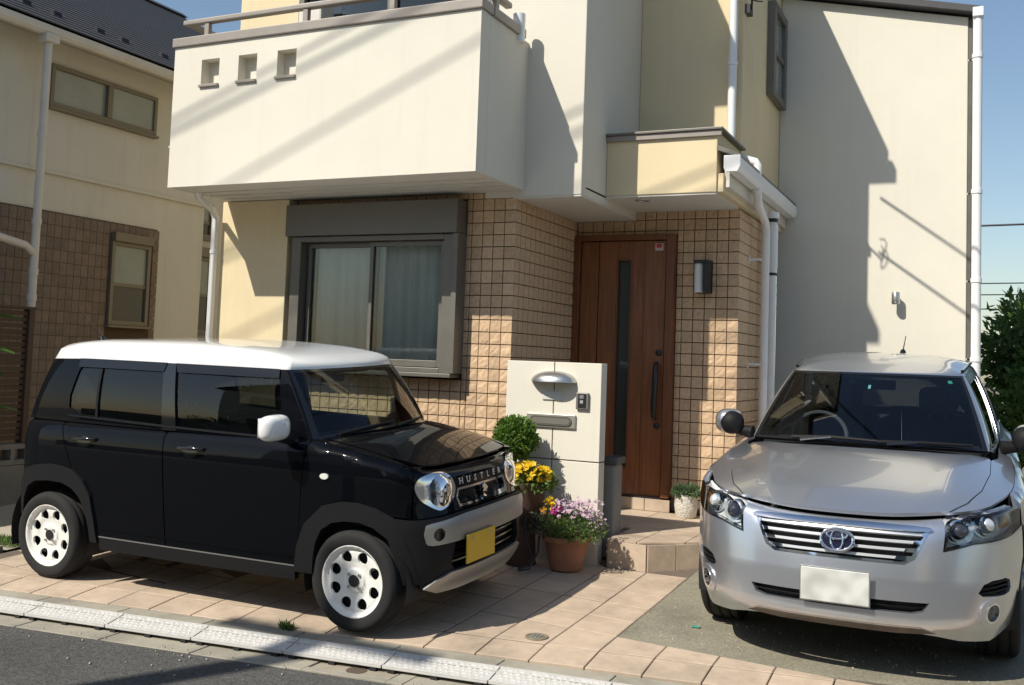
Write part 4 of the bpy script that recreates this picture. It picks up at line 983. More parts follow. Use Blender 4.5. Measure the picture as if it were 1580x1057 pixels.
# bonnet
bon=[(x,y) for x,y in shoulder_pts(B,-.60,.60,24)]+[(.600,.30),(.612,.62)]+[(p[0]*.93,p[1]) for p in cowl_curve(B,.05)][::-1]+[(-.612,.62),(-.600,.30)]
car_panel(B,'H','bonnet',[(x*.992,y+.001) for x,y in bon],M_navy,bc,res=.05,off=.003)
car_panel(B,'H','cowl',[(x,y-.055) for x,y in cowl_curve(B,0)]+[(x,y+.04) for x,y in cowl_curve(B,0)][::-1],M_trim,bc,res=.06,off=-.006,thick=0)
wsf=[(-.99,.0),(.99,.0),(.99,1),(-.99,1)]; wsg=[(-.93,.035),(.93,.035),(.94,.955),(-.94,.955)]
car_panel(B,'Q','windscreen_frame',wsf,M_gloss,bc,res=.05,holes=[wsg],thick=.02,off=.001)
car_panel(B,'Q','windscreen',wsg,M_wglass,bc,res=.07,off=-.002,thick=0)
for sg in (1,-1): car_panel(B,'Q','rear_window',[(2.18,.12),(3.0,.12),(3.0,.92),(2.20,.92)],M_priv,bc,res=.07,off=-.004,thick=0,sg=sg); car_panel(B,'Q','tailgate_frame',[(2.16,0),(3.0,0),(3.0,1),(2.16,1)],M_navy,bc,res=.06,thick=.02,holes=[[(2.18,.12),(3.0,.12),(3.0,.92),(2.20,.92)]],sg=sg)
roof=grid('roof',lambda u,k:B.R(u,1-k),-3,3,96,0,1,20,M_wroof,bc,flip=False)
MB().box(-.55,.55,1.15,2.85,1.44,1.45).build('headlining',M_beige,bc,loc=(0,0,0))
MB().box(-.62,.62,.85,3.0,.30,.42).build('floor_pan',M_int,bc,loc=(0,0,0)); MB().box(-.60,.60,.12,.80,.32,.80).build('engine_bay',M_int,bc,.03,loc=(0,0,0)); MB().box(-.45,.45,.9,2.95,.20,.30).build('underbody',M_int,bc,loc=(0,0,0))
da=MB().prism([(.70,.7),(.78,1.045),(1.0,1.045),(1.12,.98),(1.12,.7)],-.64,.64,'x').build('dashboard',M_int,bc,.02,loc=(0,0,0))
MB().lathe([(.165+.014*math.cos(t*.7854),.014*math.sin(t*.7854)) for t in range(9)],(0,0,0),'z',28).build('steering_wheel',M_int,bc,loc=(-.34,1.18,1.0)).rotation_euler=(R(65),0,0)
box('rear_view_mirror',M_int,bc,-.12,.12,1.10,1.13,1.34,1.40,bevel=.015,loc=(0,0,0))
for x0,x1,q in ((-.50,.02,-.04),(.05,.50,.0)):
    w=MB().tube([B.Q(x0/.66,.02,.02),B.Q((x0+x1)/2/.66,.055,.022),B.Q(x1/.66,.085,.018)],[.010,.008,.006],8).build('wiper',M_trim,bc,loc=(0,0,0))
an=MB().tube([(-.30,2.86,1.56),(-.30,2.88,1.60)],[.03,.018],10).build('antenna_base',M_gloss,bc,loc=(0,0,0))
MB().tube([(-.30,2.88,1.595),(-.32,3.06,1.78)],[.004,.0025],6).build('antenna_rod',M_gloss,an,loc=(0,0,0))
box('exhaust_box',M_int,bc,-.3,.3,3.0,3.15,.25,.4,loc=(0,0,0))
# ---- silver wagon facing the street
sc=empty('silver_wagon',(-.674,5.36,.0144),'silver crossover wagon with chrome grille facing the street on the concrete bay','car',world_children=False)
sc.matrix_world=Matrix.Translation((-.674,5.36,.0144))@Matrix.Rotation(math.atan(.04),4,'X')
S=SILVER; SZ=S.smax-.0008
aF=S.s_of_b(.88); aR=S.s_of_b(3.50)
def arc(c,rx,rz,z0,a0,a1,n=14): return [(c+rx*math.cos(a0+(a1-a0)*i/n),z0+rz*math.sin(a0+(a1-a0)*i/n)) for i in range(n+1)]
headS=[(.515,.676),(.545,.765),(.63,.820),(.70,.846),(.90,.860),(1.08,.866),(1.18,.848),(1.160,.765),(1.0,.733),(.68,.712)]
headS=[(s0,min(z,S.ztop(s0)-.004)) for s0,z in headS]
ventS=[(.672,.462),(.735,.532),(.952,.532),(.972,.458),(.87,.447)]
AR=.375
farc=arc(aF,AR,AR,.345,math.pi-.25,.12,16)     # front side -> rear side, over the top
for sg in (1,-1):
    # fender: behind headlight to door
    fp=[(1.205,'T'),(2.02,'T'),(2.0,.40),(aF+AR+.02,.40)]+arc(aF,AR,AR,.345,.15,1.95,12)+[(1.185,.765)]
    car_panel(S,'P','front_fender',fp,M_silver,sc,res=.05,sg=sg)
    car_panel(S,'P','front_door',[(2.028,'T'),(2.008,.34),(2.95,.34),(2.98,'T')],M_silver,sc,res=.06,sg=sg)
    car_panel(S,'P','rear_door',[(2.988,'T'),(2.958,.34),(aR-AR-.03,.34),(aR-AR+.05,.60),(aR-.12,.74),(aR-.06,'T')],M_silver,sc,res=.06,sg=sg)
    car_panel(S,'P','rear_quarter',[(aR-.052,'T'),(aR-.112,.735)]+arc(aR,AR,AR,.345,1.85,-.1,14)+[(SZ,.32),(SZ,'T')],M_silver,sc,res=.06,sg=sg)
    car_panel(S,'P','sill',[(aF+AR+.02,.33),(aF+AR+.02,.22),(aR-AR-.03,.22),(aR-AR-.03,.33)],M_silver,sc,res=.1,off=.002,thick=.05,sg=sg)
    car_panel(S,'H','fender_top',shoulder_pts(S,.545,2.6,30)+[(.755,1.85),(.745,1.38),(.707,1.25),(.702,.9),(.662,.55),(.5975,.333),(.518,.212)],M_silver,sc,res=.06,sg=sg)
    car_panel(S,'H','shoulder',shoulder_pts(S,2.604,5.0,24)+[(.60,4.15),(.76,3.6),(.77,2.6),(.755,1.855)],M_silver,sc,res=.08,sg=sg)
    arch_liner(sc,sg,.88,.345,.385,.83,.28); arch_liner(sc,sg,3.50,.345,.385,.83,.28)
    wheel(sc,sg*.745,.88,.335,.335,.225,.21,sg,M_satin,5,(.135,.07,.055)); wheel(sc,sg*.745,3.50,.335,.335,.225,.21,sg,M_satin,5,(.135,.07,.055))
    # head lamp unit
    hb=car_panel(S,'P','headlight',[(a,b_) for a,b_ in headS],M_gloss,sc,res=.04,off=.004,thick=.07,sg=sg,holes=[[(.85+(a-.85)*.965,.775+(b_-.775)*.88) for a,b_ in headS]])
    car_panel(S,'P','lamp_bowl',headS,M_bowl,hb,res=.05,off=-.045,thick=0,sg=sg)
    for (a,z,rr,mm) in ((.625,.766,.052,M_chrome),(.808,.792,.050,M_chrome)):
        c=S.P(sg*a,z,-.03); nx,ny=S.N(sg*a)
        o=MB().lathe([(rr*1.12,-.03),(rr*1.15,.0),(rr*1.0,.006),(rr*.93,-.004),(rr*.9,-.03)],(0,0,0),'y',28).build('projector_ring',mm,hb,loc=c); o.rotation_euler=(0,0,math.atan2(nx,-ny)+math.pi)
        MB().ball(c,rr*.80,rr*.80,rr*.80,14).build('projector_lens',mat('dark_lens',(.03,.034,.045),.04,coat=1) if a<.7 else M_refl,hb,loc=(0,0,0))
        car_panel(S,'P','lamp_baffle',ellipse_pts(a,z,rr*1.9,rr*1.25,20),M_refl,hb,res=.04,off=-.036,thick=0,sg=sg)
    car_panel(S,'P','turn_signal',[(.955,.768),(.96,.822),(1.04,.822),(1.05,.772)],mat('amber_lens',(.62,.22,.04),.25,coat=1),hb,res=.03,off=-.025,thick=.015,sg=sg)
    car_panel(S,'P','lamp_cover',headS,M_clear,hb,res=.05,off=.001,thick=0,sg=sg)
    # vents and fogs
    v=car_panel(S,'P','bumper_vent',[(.82+(a-.82)*1.04,.49+(b_-.49)*1.1) for a,b_ in ventS],M_int,sc,res=.05,off=-.035,thick=0,sg=sg)
    for k in range(3): car_panel(S,'P','vent_slat',[(.685+.015*k,.468+.022*k),(.96,.468+.022*k),(.96,.476+.022*k),(.69+.015*k,.476+.022*k)],M_trim,v,res=.06,off=-.012,thick=.02,sg=sg)
    f=car_panel(S,'P','fog_lamp',ellipse_pts(.785,.372,.048,.044,22),M_refl,sc,res=.025,off=-.03,thick=0,sg=sg)
    car_panel(S,'P','fog_surround',ellipse_pts(.785,.372,.094,.075,30),M_silver,f,res=.025,off=.006,thick=.02,sg=sg,holes=[ellipse_pts(.785,.372,.055,.050,22)])
    car_panel(S,'P','fog_bezel',ellipse_pts(.785,.372,.056,.051,24),M_chrome,f,res=.025,off=.009,thick=.035,sg=sg,holes=[ellipse_pts(.785,.372,.046,.042,22)])
    car_panel(S,'P','fog_lens',ellipse_pts(.785,.372,.047,.043,22),M_clear,f,res=.025,off=-.002,thick=0,sg=sg)
    # greenhouse
    sgl=[[(1.10,.10),(1.075,.5),(1.055,.88),(1.36,.90),(1.36,.08)],[(1.40,.08),(1.40,.90),(1.72,.90),(1.76,.08)],[(1.79,.12),(1.755,.88),(1.90,.86),(1.95,.3)]]
    car_panel(S,'Q','pillar_frame',[(.985,0),(2.0,0),(2.0,1),(.985,1)],M_silver,sc,res=.07,holes=sgl,thick=.04,sg=sg)
    for q in sgl: car_panel(S,'Q','side_window',q,glass('side_glass',(.25,.28,.27),.35) if q is sgl[0] else glass('dim_privacy_glass',(.05,.055,.055),.35),sc,res=.1,off=-.01,thick=0,sg=sg)
    car_panel(S,'Q','window_trim',[(1.085,.06),(1.78,.06),(1.78,.085),(1.085,.085)],M_gloss,sc,res=.1,off=.006,thick=.01,sg=sg)
    car_panel(S,'Q','corner_pillar',[(2.0,0),(2.2,0),(2.2,1),(2.0,1)],M_silver,sc,res=.06,thick=.03,sg=sg)
    car_panel(S,'Q','rear_window',[(2.2,0),(3.0,0),(3.0,1),(2.2,1)],M_priv,sc,res=.08,thick=0,sg=sg)
    mc=(sg*.925,1.64,1.115)
    mo=MB().ball(mc,.095,.085,.085,16); mo.v=[(mc[0]+math.copysign(abs((x-mc[0])/.095)**.8*.095,x-mc[0]),y,mc[2]+math.copysign(abs((z-mc[2])/.085)**.75*.085,z-mc[2])) for x,y,z in mo.v]
    mo_=mo.build('door_mirror',M_silver,sc,loc=(0,0,0),sharp=80)
    sh=MB().ball((mc[0]-sg*.020,mc[1]-.022,mc[2]-.005),.086,.084,.082,14).build('mirror_shell',M_trim,mo_,loc=(0,0,0))
    MB().tube([(sg*.76,1.62,1.05),(sg*.88,1.64,1.06)],[.045,.03],10).build('mirror_arm',M_trim,mo_,loc=(0,0,0))
    seat(sc,sg*.36,2.25,z=.62,top=1.33,m=M_gseat); seat(sc,sg*.36,3.0,z=.64,top=1.30,m=M_gseat)
    MB().tube([S.R(sg*(1.05+.9*k/8),.965,.012) for k in range(9)],.012,8).build('roof_moulding',M_gloss,sc,loc=(0,0,0))
    car_panel(S,'P','door_lining',[(2.02,.95),(2.0,.4),(4.2,.4),(4.2,.95)],M_int,sc,res=.3,off=-.08,thick=0,sg=sg)
# front bumper with all its openings
gS=[(-.452,.770),(-.413,.725),(-.360,.640),(-.31,.615),(.31,.615),(.360,.640),(.413,.725),(.452,.770)]
lS=[(-.437,.428),(-.41,.385),(-.36,.374),(.36,.374),(.41,.385),(.437,.428)]
fa=S.s_of_b(.88); front_arc=[(fa-AR*math.cos(t),.345+AR*math.sin(t)) for t in [-.2+i*(1.35)/10 for i in range(11)]]   # bumper edge at the arch
front_arc=[q for q in front_arc if q[0]<1.2]
half=[(.5,.255),(.62,.232),(.85,.215)]+[q for q in front_arc]+[(1.165,.762)]+[(1.0,.730),(.68,.709),(.513,.672),(.548,'T')]
bp_=[(-a,b_) for a,b_ in half[::-1]]+[(-.3,.282),(.3,.282)]+half
for sgn in (1,): 
    fb=car_panel(S,'P','front_bumper',bp_,M_silver,sc,res=.045,thick=.03,holes=[gS,lS,chaikin(ventS,1),mir(chaikin(ventS,1),-1),ellipse_pts(.785,.372,.088,.069,26),mir(ellipse_pts(.785,.372,.088,.069,26),-1)])
car_panel(S,'P','lower_lip',[(-.48,.272),(-.40,.300),(.40,.300),(.48,.272),(.3,.262),(-.3,.262)],mat('road_dirt_plastic',(.12,.095,.075),.7,var=.3,vscale=12),fb,res=.08,off=.003,thick=.03)
g=car_panel(S,'P','grille',[(a*1.03,.69+(b_-.69)*1.1) for a,b_ in gS],M_int,sc,res=.1,off=-.07,thick=0)
for k,z in enumerate((.628,.666,.704,.742)):
    w=.345+.045*k; car_panel(S,'P','grille_bar',[(-w,z),(w,z),(w+.012,z+.013),(-w-.012,z+.013)],mat('bright_grille_bar',(.74,.75,.75),.28,metal=.55),g,res=.08,off=-.006,thick=.04)
    for sg in (1,-1): car_panel(S,'P','bar_tip',[(w-.07,z-.003),(w+.0,z-.003),(w+.02,z+.018),(w-.06,z+.015)],M_chrome,g,res=.05,off=-.004,thick=.03,sg=sg)
car_panel(S,'P','grille_frame',[(a*1.03,.692+(b_-.692)*1.10) for a,b_ in gS],M_chrome,g,res=.06,off=.004,thick=.03,holes=[[(a*.985,.692+(b_-.692)*.94) for a,b_ in gS]])
car_panel(S,'P','chrome_bar',chaikin([(-.475,.774),(-.45,.788),(0,.792),(.45,.788),(.475,.774),(.44,.764),(0,.768),(-.44,.764)],1,.15),M_chrome,g,res=.05,off=.012,thick=.03)
lg=car_panel(S,'P','lower_grille',[(a*1.03,.40+(b_-.40)*1.2) for a,b_ in lS],M_int,sc,res=.1,off=-.05,thick=0)
car_panel(S,'P','grille_bar',[(-.42,.398),(.42,.398),(.42,.406),(-.42,.406)],M_trim,lg,res=.1,off=-.02,thick=.02)
def ring(cx,cz,rx,rz,rt,off,n=36): return [S.P(cx+rx*math.cos(2*math.pi*i/n),cz+rz*math.sin(2*math.pi*i/n),off) for i in range(n+1)]
em=car_panel(S,'P','emblem',ellipse_pts(0,.697,.074,.050,32),mat('emblem_blue_black',(.01,.01,.03),.15,coat=1),sc,res=.03,off=.022,thick=.03)
for rx,rz,dz,rt in ((.078,.053,0,.0085),(.030,.048,0,.0062),(.050,.020,.024,.0062)):
    MB().tube(ring(0,.697+dz,rx,rz,rt,.028),rt,8).build('emblem_ring',M_chrome,em,loc=(0,0,0))
pl=S.P(0,.478,.03)
plo=MB().box(-.165,.165,-.008,.0,-.0825,.0825).build('number_plate',M_wplate,sc,.004,loc=(-.003,pl[1],.476))
MB().box(-.169,.169,-.004,.0,-.087,-.0828).box(-.169,.169,-.004,.0,.0828,.087).box(-.169,-.1655,-.004,.0,-.0826,.0826).box(.1655,.169,-.004,.0,-.0826,.0826).build('plate_frame',M_satin,plo,loc=(0,0,0))
MB().box(-.12,.12,.0,.06,-.06,.06).build('plate_bracket',M_trim,plo,loc=(0,0,0))
# bonnet, windscreen, roof
bon=shoulder_pts(S,-.540,.540,24)+[(.515,.215),(.595,.335),(.66,.55),(.70,.9),(.705,1.25)]+[(p[0]*.985,p[1]) for p in cowl_curve(S,.05)][::-1]+[(-.705,1.25),(-.70,.9),(-.66,.55),(-.595,.335),(-.515,.215)]
def hoodz(x,b): 
    z=S.H(x,b); q=abs(x)-(.30+.22*max(0,b-.1)); return z+.016/(1+math.exp(-q/.028))*max(0,min(1,(b-.05)/.4))*max(0,min(1,(.75-abs(x))/.25))
panel('bonnet',lambda a,b_:(a,b_,hoodz(a,b_)-.0005),[(x*.9985,y-.003) for x,y in bon],M_silver,sc,res=.05,thick=.02)
car_panel(S,'H','cowl',[(x,y-.06) for x,y in cowl_curve(S,0)]+[(x,y+.05) for x,y in cowl_curve(S,0)][::-1],M_trim,sc,res=.07,off=-.012,thick=0)
wsg=[(-.945,.03),(.945,.03),(.955,.965),(-.955,.965)]
car_panel(S,'Q','windscreen_frame',[(-.985,.0),(.985,.0),(.985,1),(-.985,1)],M_gloss,sc,res=.06,holes=[wsg],thick=.02,off=.002)
car_panel(S,'Q','windscreen',wsg,M_wglass2,sc,res=.08,off=-.001,thick=0)
grid('roof',lambda u,k:S.R(u,1-k),-3,3,96,0,1,20,M_silver,sc)
MB().box(-.5,.5,2.0,3.8,1.46,1.475).build('headlining',M_beige,sc,loc=(0,0,0))
MB().box(-.70,.70,1.3,4.1,.28,.42).build('floor_pan',M_int,sc,loc=(0,0,0)); MB().box(-.46,.46,.20,1.3,.34,.70).build('engine_bay',M_int,sc,.03,loc=(0,0,0)); MB().box(-.50,.50,.30,4.0,.235,.28).build('underbody',M_int,sc,loc=(0,0,0))
MB().prism([(1.25,.7),(1.35,1.03),(1.60,1.05),(1.78,.99),(1.78,.7)],-.68,.68,'x').build('dashboard',M_int,sc,.03,loc=(0,0,0))
MB().lathe([(.185+.015*math.cos(t*.7854),.015*math.sin(t*.7854)) for t in range(9)],(0,0,0),'z',30).build('steering_wheel',mat('grey_wheel_rim',(.10,.10,.105),.5),sc,loc=(-.36,1.86,1.02)).rotation_euler=(R(62),0,0)
rv=box('rear_view_mirror',M_int,sc,-.13,.13,1.90,1.94,1.36,1.425,bevel=.015,loc=(0,0,0))
for (u,v,w,h,c) in ((-.02,.78,.028,.028,(.30,.62,.62)),(.83,.90,.045,.022,(.08,.45,.33))):
    stk=car_panel(S,'Q','windscreen_sticker',[(u-w*.5,v-h),(u+w*.5,v-h),(u+w*.5,v+h),(u-w*.5,v+h)],mat('sticker_%d'%int(u*100+10),c,.5),sc,res=.05,off=-.004,thick=0)
for pts in ([(-.60,.02),(-.25,.045),(.18,.025)],[(.12,.02),(.45,.04),(.86,.045)]):
    wi=MB().tube([S.Q(u,v,.03) for u,v in pts],[.012,.011,.009],8).build('wiper',M_trim,sc,loc=(0,0,0))
    MB().tube([S.Q(pts[0][0]+.08,.0,.02),S.Q(pts[1][0],pts[1][1],.04)],[.014,.009],8).build('wiper_arm',M_gloss,wi,loc=(0,0,0))
an=MB().tube([(.10,2.95,1.585),(.10,2.96,1.615)],[.028,.014],10).build('antenna_base',M_gloss,sc,loc=(0,0,0)); MB().tube([(.10,2.96,1.61),(.115,3.02,1.72)],[.005,.003],6).build('antenna_rod',M_gloss,an,loc=(0,0,0))
# ------------------------------------------------------------------ gate post with mailbox
post=empty('gate_post',(-2.96,7.09,.08),'cream free-standing gate post wall in front of the porch','gate post')
def Pb(name,m,*b,bevel=.003,parent=post): return box(name,m,parent,*b,bevel=bevel,loc=None if parent is post else (0,0,0))
Pb('panel_upper',M_white,-3.352,-2.958,7.03,7.15,.828,1.556,bevel=.004); Pb('panel_upper',M_white,-2.951,-2.575,7.03,7.15,.828,1.556,bevel=.004)
Pb('panel_lower',M_white,-3.352,-2.958,7.03,7.15,.04,.820,bevel=.004); Pb('panel_lower',M_white,-2.951,-2.575,7.03,7.15,.04,.820,bevel=.004)
Pb('post_core',M_grout,-3.345,-2.582,7.037,7.143,.04,1.55,bevel=0)
lampp=MB()
n=20; vs=[];fs=[]
for i in range(n+1):
    for j in range(9):
        t=math.pi*i/n; q=math.pi/2*j/8; vs.append((-2.955-.185*math.cos(t)*math.sin(q)**.9 if j else -2.955,7.03-.13*math.sin(t)*math.sin(q),1.405+.085*math.cos(q)))
for i in range(n):
    for j in range(8): fs.append((i*9+j,i*9+j+1,(i+1)*9+j+1,(i+1)*9+j))
lampp.add(vs,fs,True); lampp.add([vs[i*9+8] for i in range(n+1)],[tuple(range(n+1))])
gl=lampp.build('lamp_hood',M_steel,post,sharp=60)
Pb('name_plate',mat('frosted_acrylic',(.62,.62,.58),.3),-3.045,-2.872,7.018,7.029,1.27,1.335)
ic=Pb('intercom',mat('intercom_bezel',(.16,.155,.14),.4),-2.765,-2.665,7.005,7.03,1.21,1.335,bevel=.006)
box('intercom_face',M_black,ic,-2.745,-2.683,7.0,7.0045,1.225,1.325,loc=(0,0,0)); box('camera_window',mat('grey_lens',(.2,.2,.2),.2),ic,-2.732,-2.700,6.997,6.9995,1.29,1.318,loc=(0,0,0)); box('call_button',mat('pale_button',(.35,.34,.31),.5),ic,-2.728,-2.704,6.997,6.9995,1.255,1.278,loc=(0,0,0))
ms=Pb('mail_slot',mat('mail_slot_metal',(.40,.375,.315),.45,metal=.6),-3.165,-2.765,7.012,7.03,1.06,1.165,bevel=.006)
sl=MB()
def stadium(cx,cz,hw,r,n=10): return [(cx+hw+r*math.cos(t),cz+r*math.sin(t)) for t in [-math.pi/2+math.pi*i/n for i in range(n+1)]]+[(cx-hw+r*math.cos(t),cz+r*math.sin(t)) for t in [math.pi/2+math.pi*i/n for i in range(n+1)]]
panel('slot_ring',flat_y(7.004),stadium(-2.965,1.113,.135,.034),mat('slot_shadow',(.10,.095,.085),.5),ms,res=.03,holes=[stadium(-2.965,1.113,.135,.025)],thick=.006)
panel('slot_flap',flat_y(7.006),stadium(-2.965,1.113,.133,.023),mat('slot_flap_metal',(.30,.28,.24),.4,metal=.6),ms,res=.03,thick=.006)
# bin behind the post
bn=empty('pedal_bin',(-2.56,7.30,.1),'slim grey plastic bin with a dark lid behind the gate post','bin')
MB().prism([(-2.63,7.22),(-2.515,7.22),(-2.515,7.40),(-2.63,7.40)],.10,.80).build('bin_body',mat('grey_bin_plastic',(.20,.205,.205),.55,var=.08,vscale=9),bn,.015)
MB().box(-2.65,-2.495,7.20,7.42,.80,.855).build('bin_lid',mat('dark_grey_lid',(.06,.065,.07),.5),bn,.015)
# ------------------------------------------------------------------ plants
L_box=leafmat('topiary_leaf',(.15,.26,.035),(.07,.14,.02)); L_dk=leafmat('shrub_leaf',(.16,.26,.05),(.045,.095,.022)); L_md=leafmat('bedding_leaf',(.16,.25,.055),(.08,.14,.035)); L_grey=leafmat('grey_leaf',(.13,.14,.09),(.06,.07,.05)); L_suc=leafmat('succulent_leaf',(.14,.22,.10),(.07,.12,.05))
F_y=leafmat('yellow_petal',(.85,.62,.02),(.80,.50,.01)); F_p=leafmat('pale_pink_petal',(.66,.50,.58),(.55,.38,.48)); F_m=leafmat('magenta_petal',(.55,.06,.28),(.4,.03,.2)); F_o=leafmat('orange_petal',(.8,.40,.06),(.7,.3,.04))
M_terra=mat('terracotta',(.36,.165,.095),.8,var=.18,vscale=7,bump=.3,bscale=80); M_bark=mat('bark',(.10,.07,.045),.9,var=.2,vscale=20); M_soil=mat('potting_soil',(.05,.037,.026),.95)
def shell(c,rx,ry,rz,inner=.55,lo=-1.):
    def f(r):
        while True:
            d=Vector((r.gauss(0,1),r.gauss(0,1),r.gauss(0,1))).normalized()
            if d.z>lo: break
        k=inner+(1-inner)*r.random()**.5; k*=1+.10*math.sin(7*d.x+3*d.z)*math.cos(6*d.y)+.05*math.sin(13*d.z+9*d.x)+(.12*r.random() if r.random()<.05 else 0)
        return (c[0]+d.x*rx*k,c[1]+d.y*ry*k,c[2]+d.z*rz*k),d
    return f
def flowers(pts,size,seed,m,parent,name='flowers',petals=5):
    r=random.Random(seed); mb=MB()
    for p in pts:
        p=Vector(p); n=Vector((r.gauss(0,.5),r.gauss(-.5,.4),r.gauss(.8,.3))).normalized(); a=n.orthogonal().normalized(); b=n.cross(a); s=size*r.uniform(.75,1.2); t0=r.uniform(0,6)
        for k in range(petals):
            t=t0+2*math.pi*k/petals; d=math.cos(t)*a+math.sin(t)*b; e=-math.sin(t)*a+math.cos(t)*b
            mb.add([p,p+d*s*.5+e*s*.38+n*s*.15,p+d*s+n*s*.22,p+d*s*.5-e*s*.38+n*s*.15],[(0,1,2,3)])
    return mb.build(name,m,parent)
def pot(root,c,r0,r1,h,m=M_terra,lip=.012):
    MB().lathe([(.0001,0),(r0*.9,0),(r0,.006),(r1-.006,h-.035),(r1+lip,h-.033),(r1+lip,h),(r1-.008,h),(r1-.02,h-.03),(.0001,h-.03)],c,'z',32).build('pot',m,root,sharp=35)
    MB().lathe([(.0001,0),(r1-.012,0)],(c[0],c[1],c[2]+h-.028),'z',20).build('soil',M_soil,root)
# topiary + pansies in a raised pot
tp=(-3.08,6.80,gz(0,6.80))
tpz=empty('topiary_plant',tp,'round clipped topiary above yellow pansies in a pot beside the gate post','plant')
MB().lathe([(.0001,0),(.11,0),(.115,.01),(.10,.30),(.12,.32),(.16,.42),(.165,.56),(.17,.57),(.17,.60),(.15,.60),(.14,.57),(.0001,.57)],tp,'z',28).build('pot',mat('dark_terracotta',(.10,.055,.038),.8,var=.2,vscale=8),tpz,sharp=35)
MB().tube([(tp[0]-.06,tp[1],tp[2]+.56),(tp[0]-.07,tp[1]+.01,tp[2]+.78),(tp[0]-.075,tp[1],tp[2]+.95)],[.012,.010,.006],8).build('stem',M_bark,tpz)
leaves(4200,shell((tp[0]-.075,tp[1]-.01,.985),.158,.155,.155,.35),.030,.6,.0,11).build('crown',L_box,tpz)
leaves(900,shell((tp[0]+.09,tp[1]-.03,.68),.17,.16,.11,.2,-.6),.040,.5,.2,12).build('foliage',L_md,tpz)
r=random.Random(4); flowers([( tp[0]+.09+.165*math.sin(t)*q, tp[1]-.06-.12*abs(math.cos(t))*q, .70+.13*r.random()*(1.1-q*.5)) for t,q in [(r.uniform(-1.6,1.6),r.random()**.5) for _ in range(80)]],.027,3,F_y,tpz)
# terracotta pot with bedding flowers
pc=(-2.72,6.80,gz(0,6.80)+.002)
fp_=empty('flower_pot',pc,'terracotta pot of pale pink and green bedding flowers before the gate post','flower pot')
pot(fp_,pc,.115,.165,.24)
leaves(2600,shell((pc[0]+.06,pc[1]-.03,.37),.24,.20,.12,.25,-.7),.026,.4,.3,21).build('foliage',L_md,fp_)
leaves(1100,shell((pc[0]-.16,pc[1]-.02,.38),.14,.14,.12,.2,-.7),.030,.4,.3,22).build('grey_foliage',L_grey,fp_)
r=random.Random(9)
def fl(cx,cy,rx,ry,z,hz,n): return [(cx+rx*r.uniform(-1,1),cy+ry*r.uniform(-1,1),z+hz*r.random()) for _ in range(n)]
flowers(fl(pc[0]+.08,pc[1]-.02,.15,.13,.46,.12,170),.016,5,F_p,fp_); flowers(fl(pc[0]+.24,pc[1]-.02,.05,.08,.36,.12,40),.014,6,F_p,fp_); flowers(fl(pc[0]-.05,pc[1]-.06,.03,.05,.46,.06,20),.022,7,F_m,fp_,'magenta_flowers'); flowers(fl(pc[0]-.11,pc[1]-.06,.04,.05,.50,.08,16),.024,8,F_y,fp_,'yellow_flowers'); flowers(fl(pc[0]-.15,pc[1]-.06,.04,.05,.44,.05,6),.024,9,F_o,fp_,'orange_flowers')
# white stone planter with succulents on the porch
sp=(-2.29,8.42,.281)
spz=empty('stone_planter',sp,'rough white stone planter of succulents on the porch by the door','planter')
MB().lathe([(.0001,0),(.075,0),(.088,.02),(.098,.10),(.096,.19),(.088,.195),(.08,.17),(.0001,.17)],sp,'z',26).build('pot',mat('rough_white_stone',(.62,.58,.50),.95,var=.12,vscale=30,bump=1.,bscale=55,bdist=.012),spz)
leaves(420,shell((sp[0],sp[1],sp[2]+.20),.12,.11,.06,.2,-.4),.045,.45,.5,31).build('succulents',L_suc,spz)
# weeds, grass strip by the left edge
def tuft(name,c,n,rx,ry,h,seed,label,cat):
    o=leaves(n,lambda r:((c[0]+r.uniform(-rx,rx),c[1]+r.uniform(-ry,ry),c[2]),(r.gauss(0,.5),r.gauss(0,.5),1.2)),h,.22,.9,seed).build(name,L_md,None); tag(o,label,cat); return o
tuft('weed',(-3.62,yv(-3.62,4.80),-.035),70,.045,.03,.05,41,'small green weed growing from the kerb joint','weed')
gs=leaves(1500,lambda r:((r.uniform(-7.4,-6.58),r.uniform(5.28,5.42)+.12*r.random(),.015),(r.gauss(0,.4),r.gauss(0,.4),1.2)),.05,.15,.9,42).build('grass_strip',L_md,None); tag(gs,'strip of short green grass at the paving edge','grass',kind='stuff')
for k in range(4):
    a=-6.60-.42*k; o=MB().box(a-.40,a,5.16+.0,5.25,-.05,.045).build('edging_stone',M_kerb,None,.01); o.rotation_euler=(0,0,0); tag(o,'low concrete edging stone beside the grass strip','edging stone','edging stones by the grass strip')
# garden hose by the pots
tag(MB().tube([(-3.00,6.75,.55),(-2.99,6.66,.40),(-2.95,6.62,.26),(-2.90,6.62,.17),(-2.93,6.58,.105),(-2.98,6.55,.09),(-2.96,6.50,.085),(-2.90,6.56,.095),(-2.88,6.66,.2),(-2.90,6.72,.3)],.0075,8).build('cable',M_black),'thin black cable looping down beside the terracotta pot','cable')
tag(MB().box(-1.55,-1.50,5.88,5.905,gz(0,5.9),gz(0,5.9)+.008).build('glass_shard',mat('green_glass_bit',(.05,.28,.22),.2),None,.002),'small green shard lying on the concrete bay','shard')
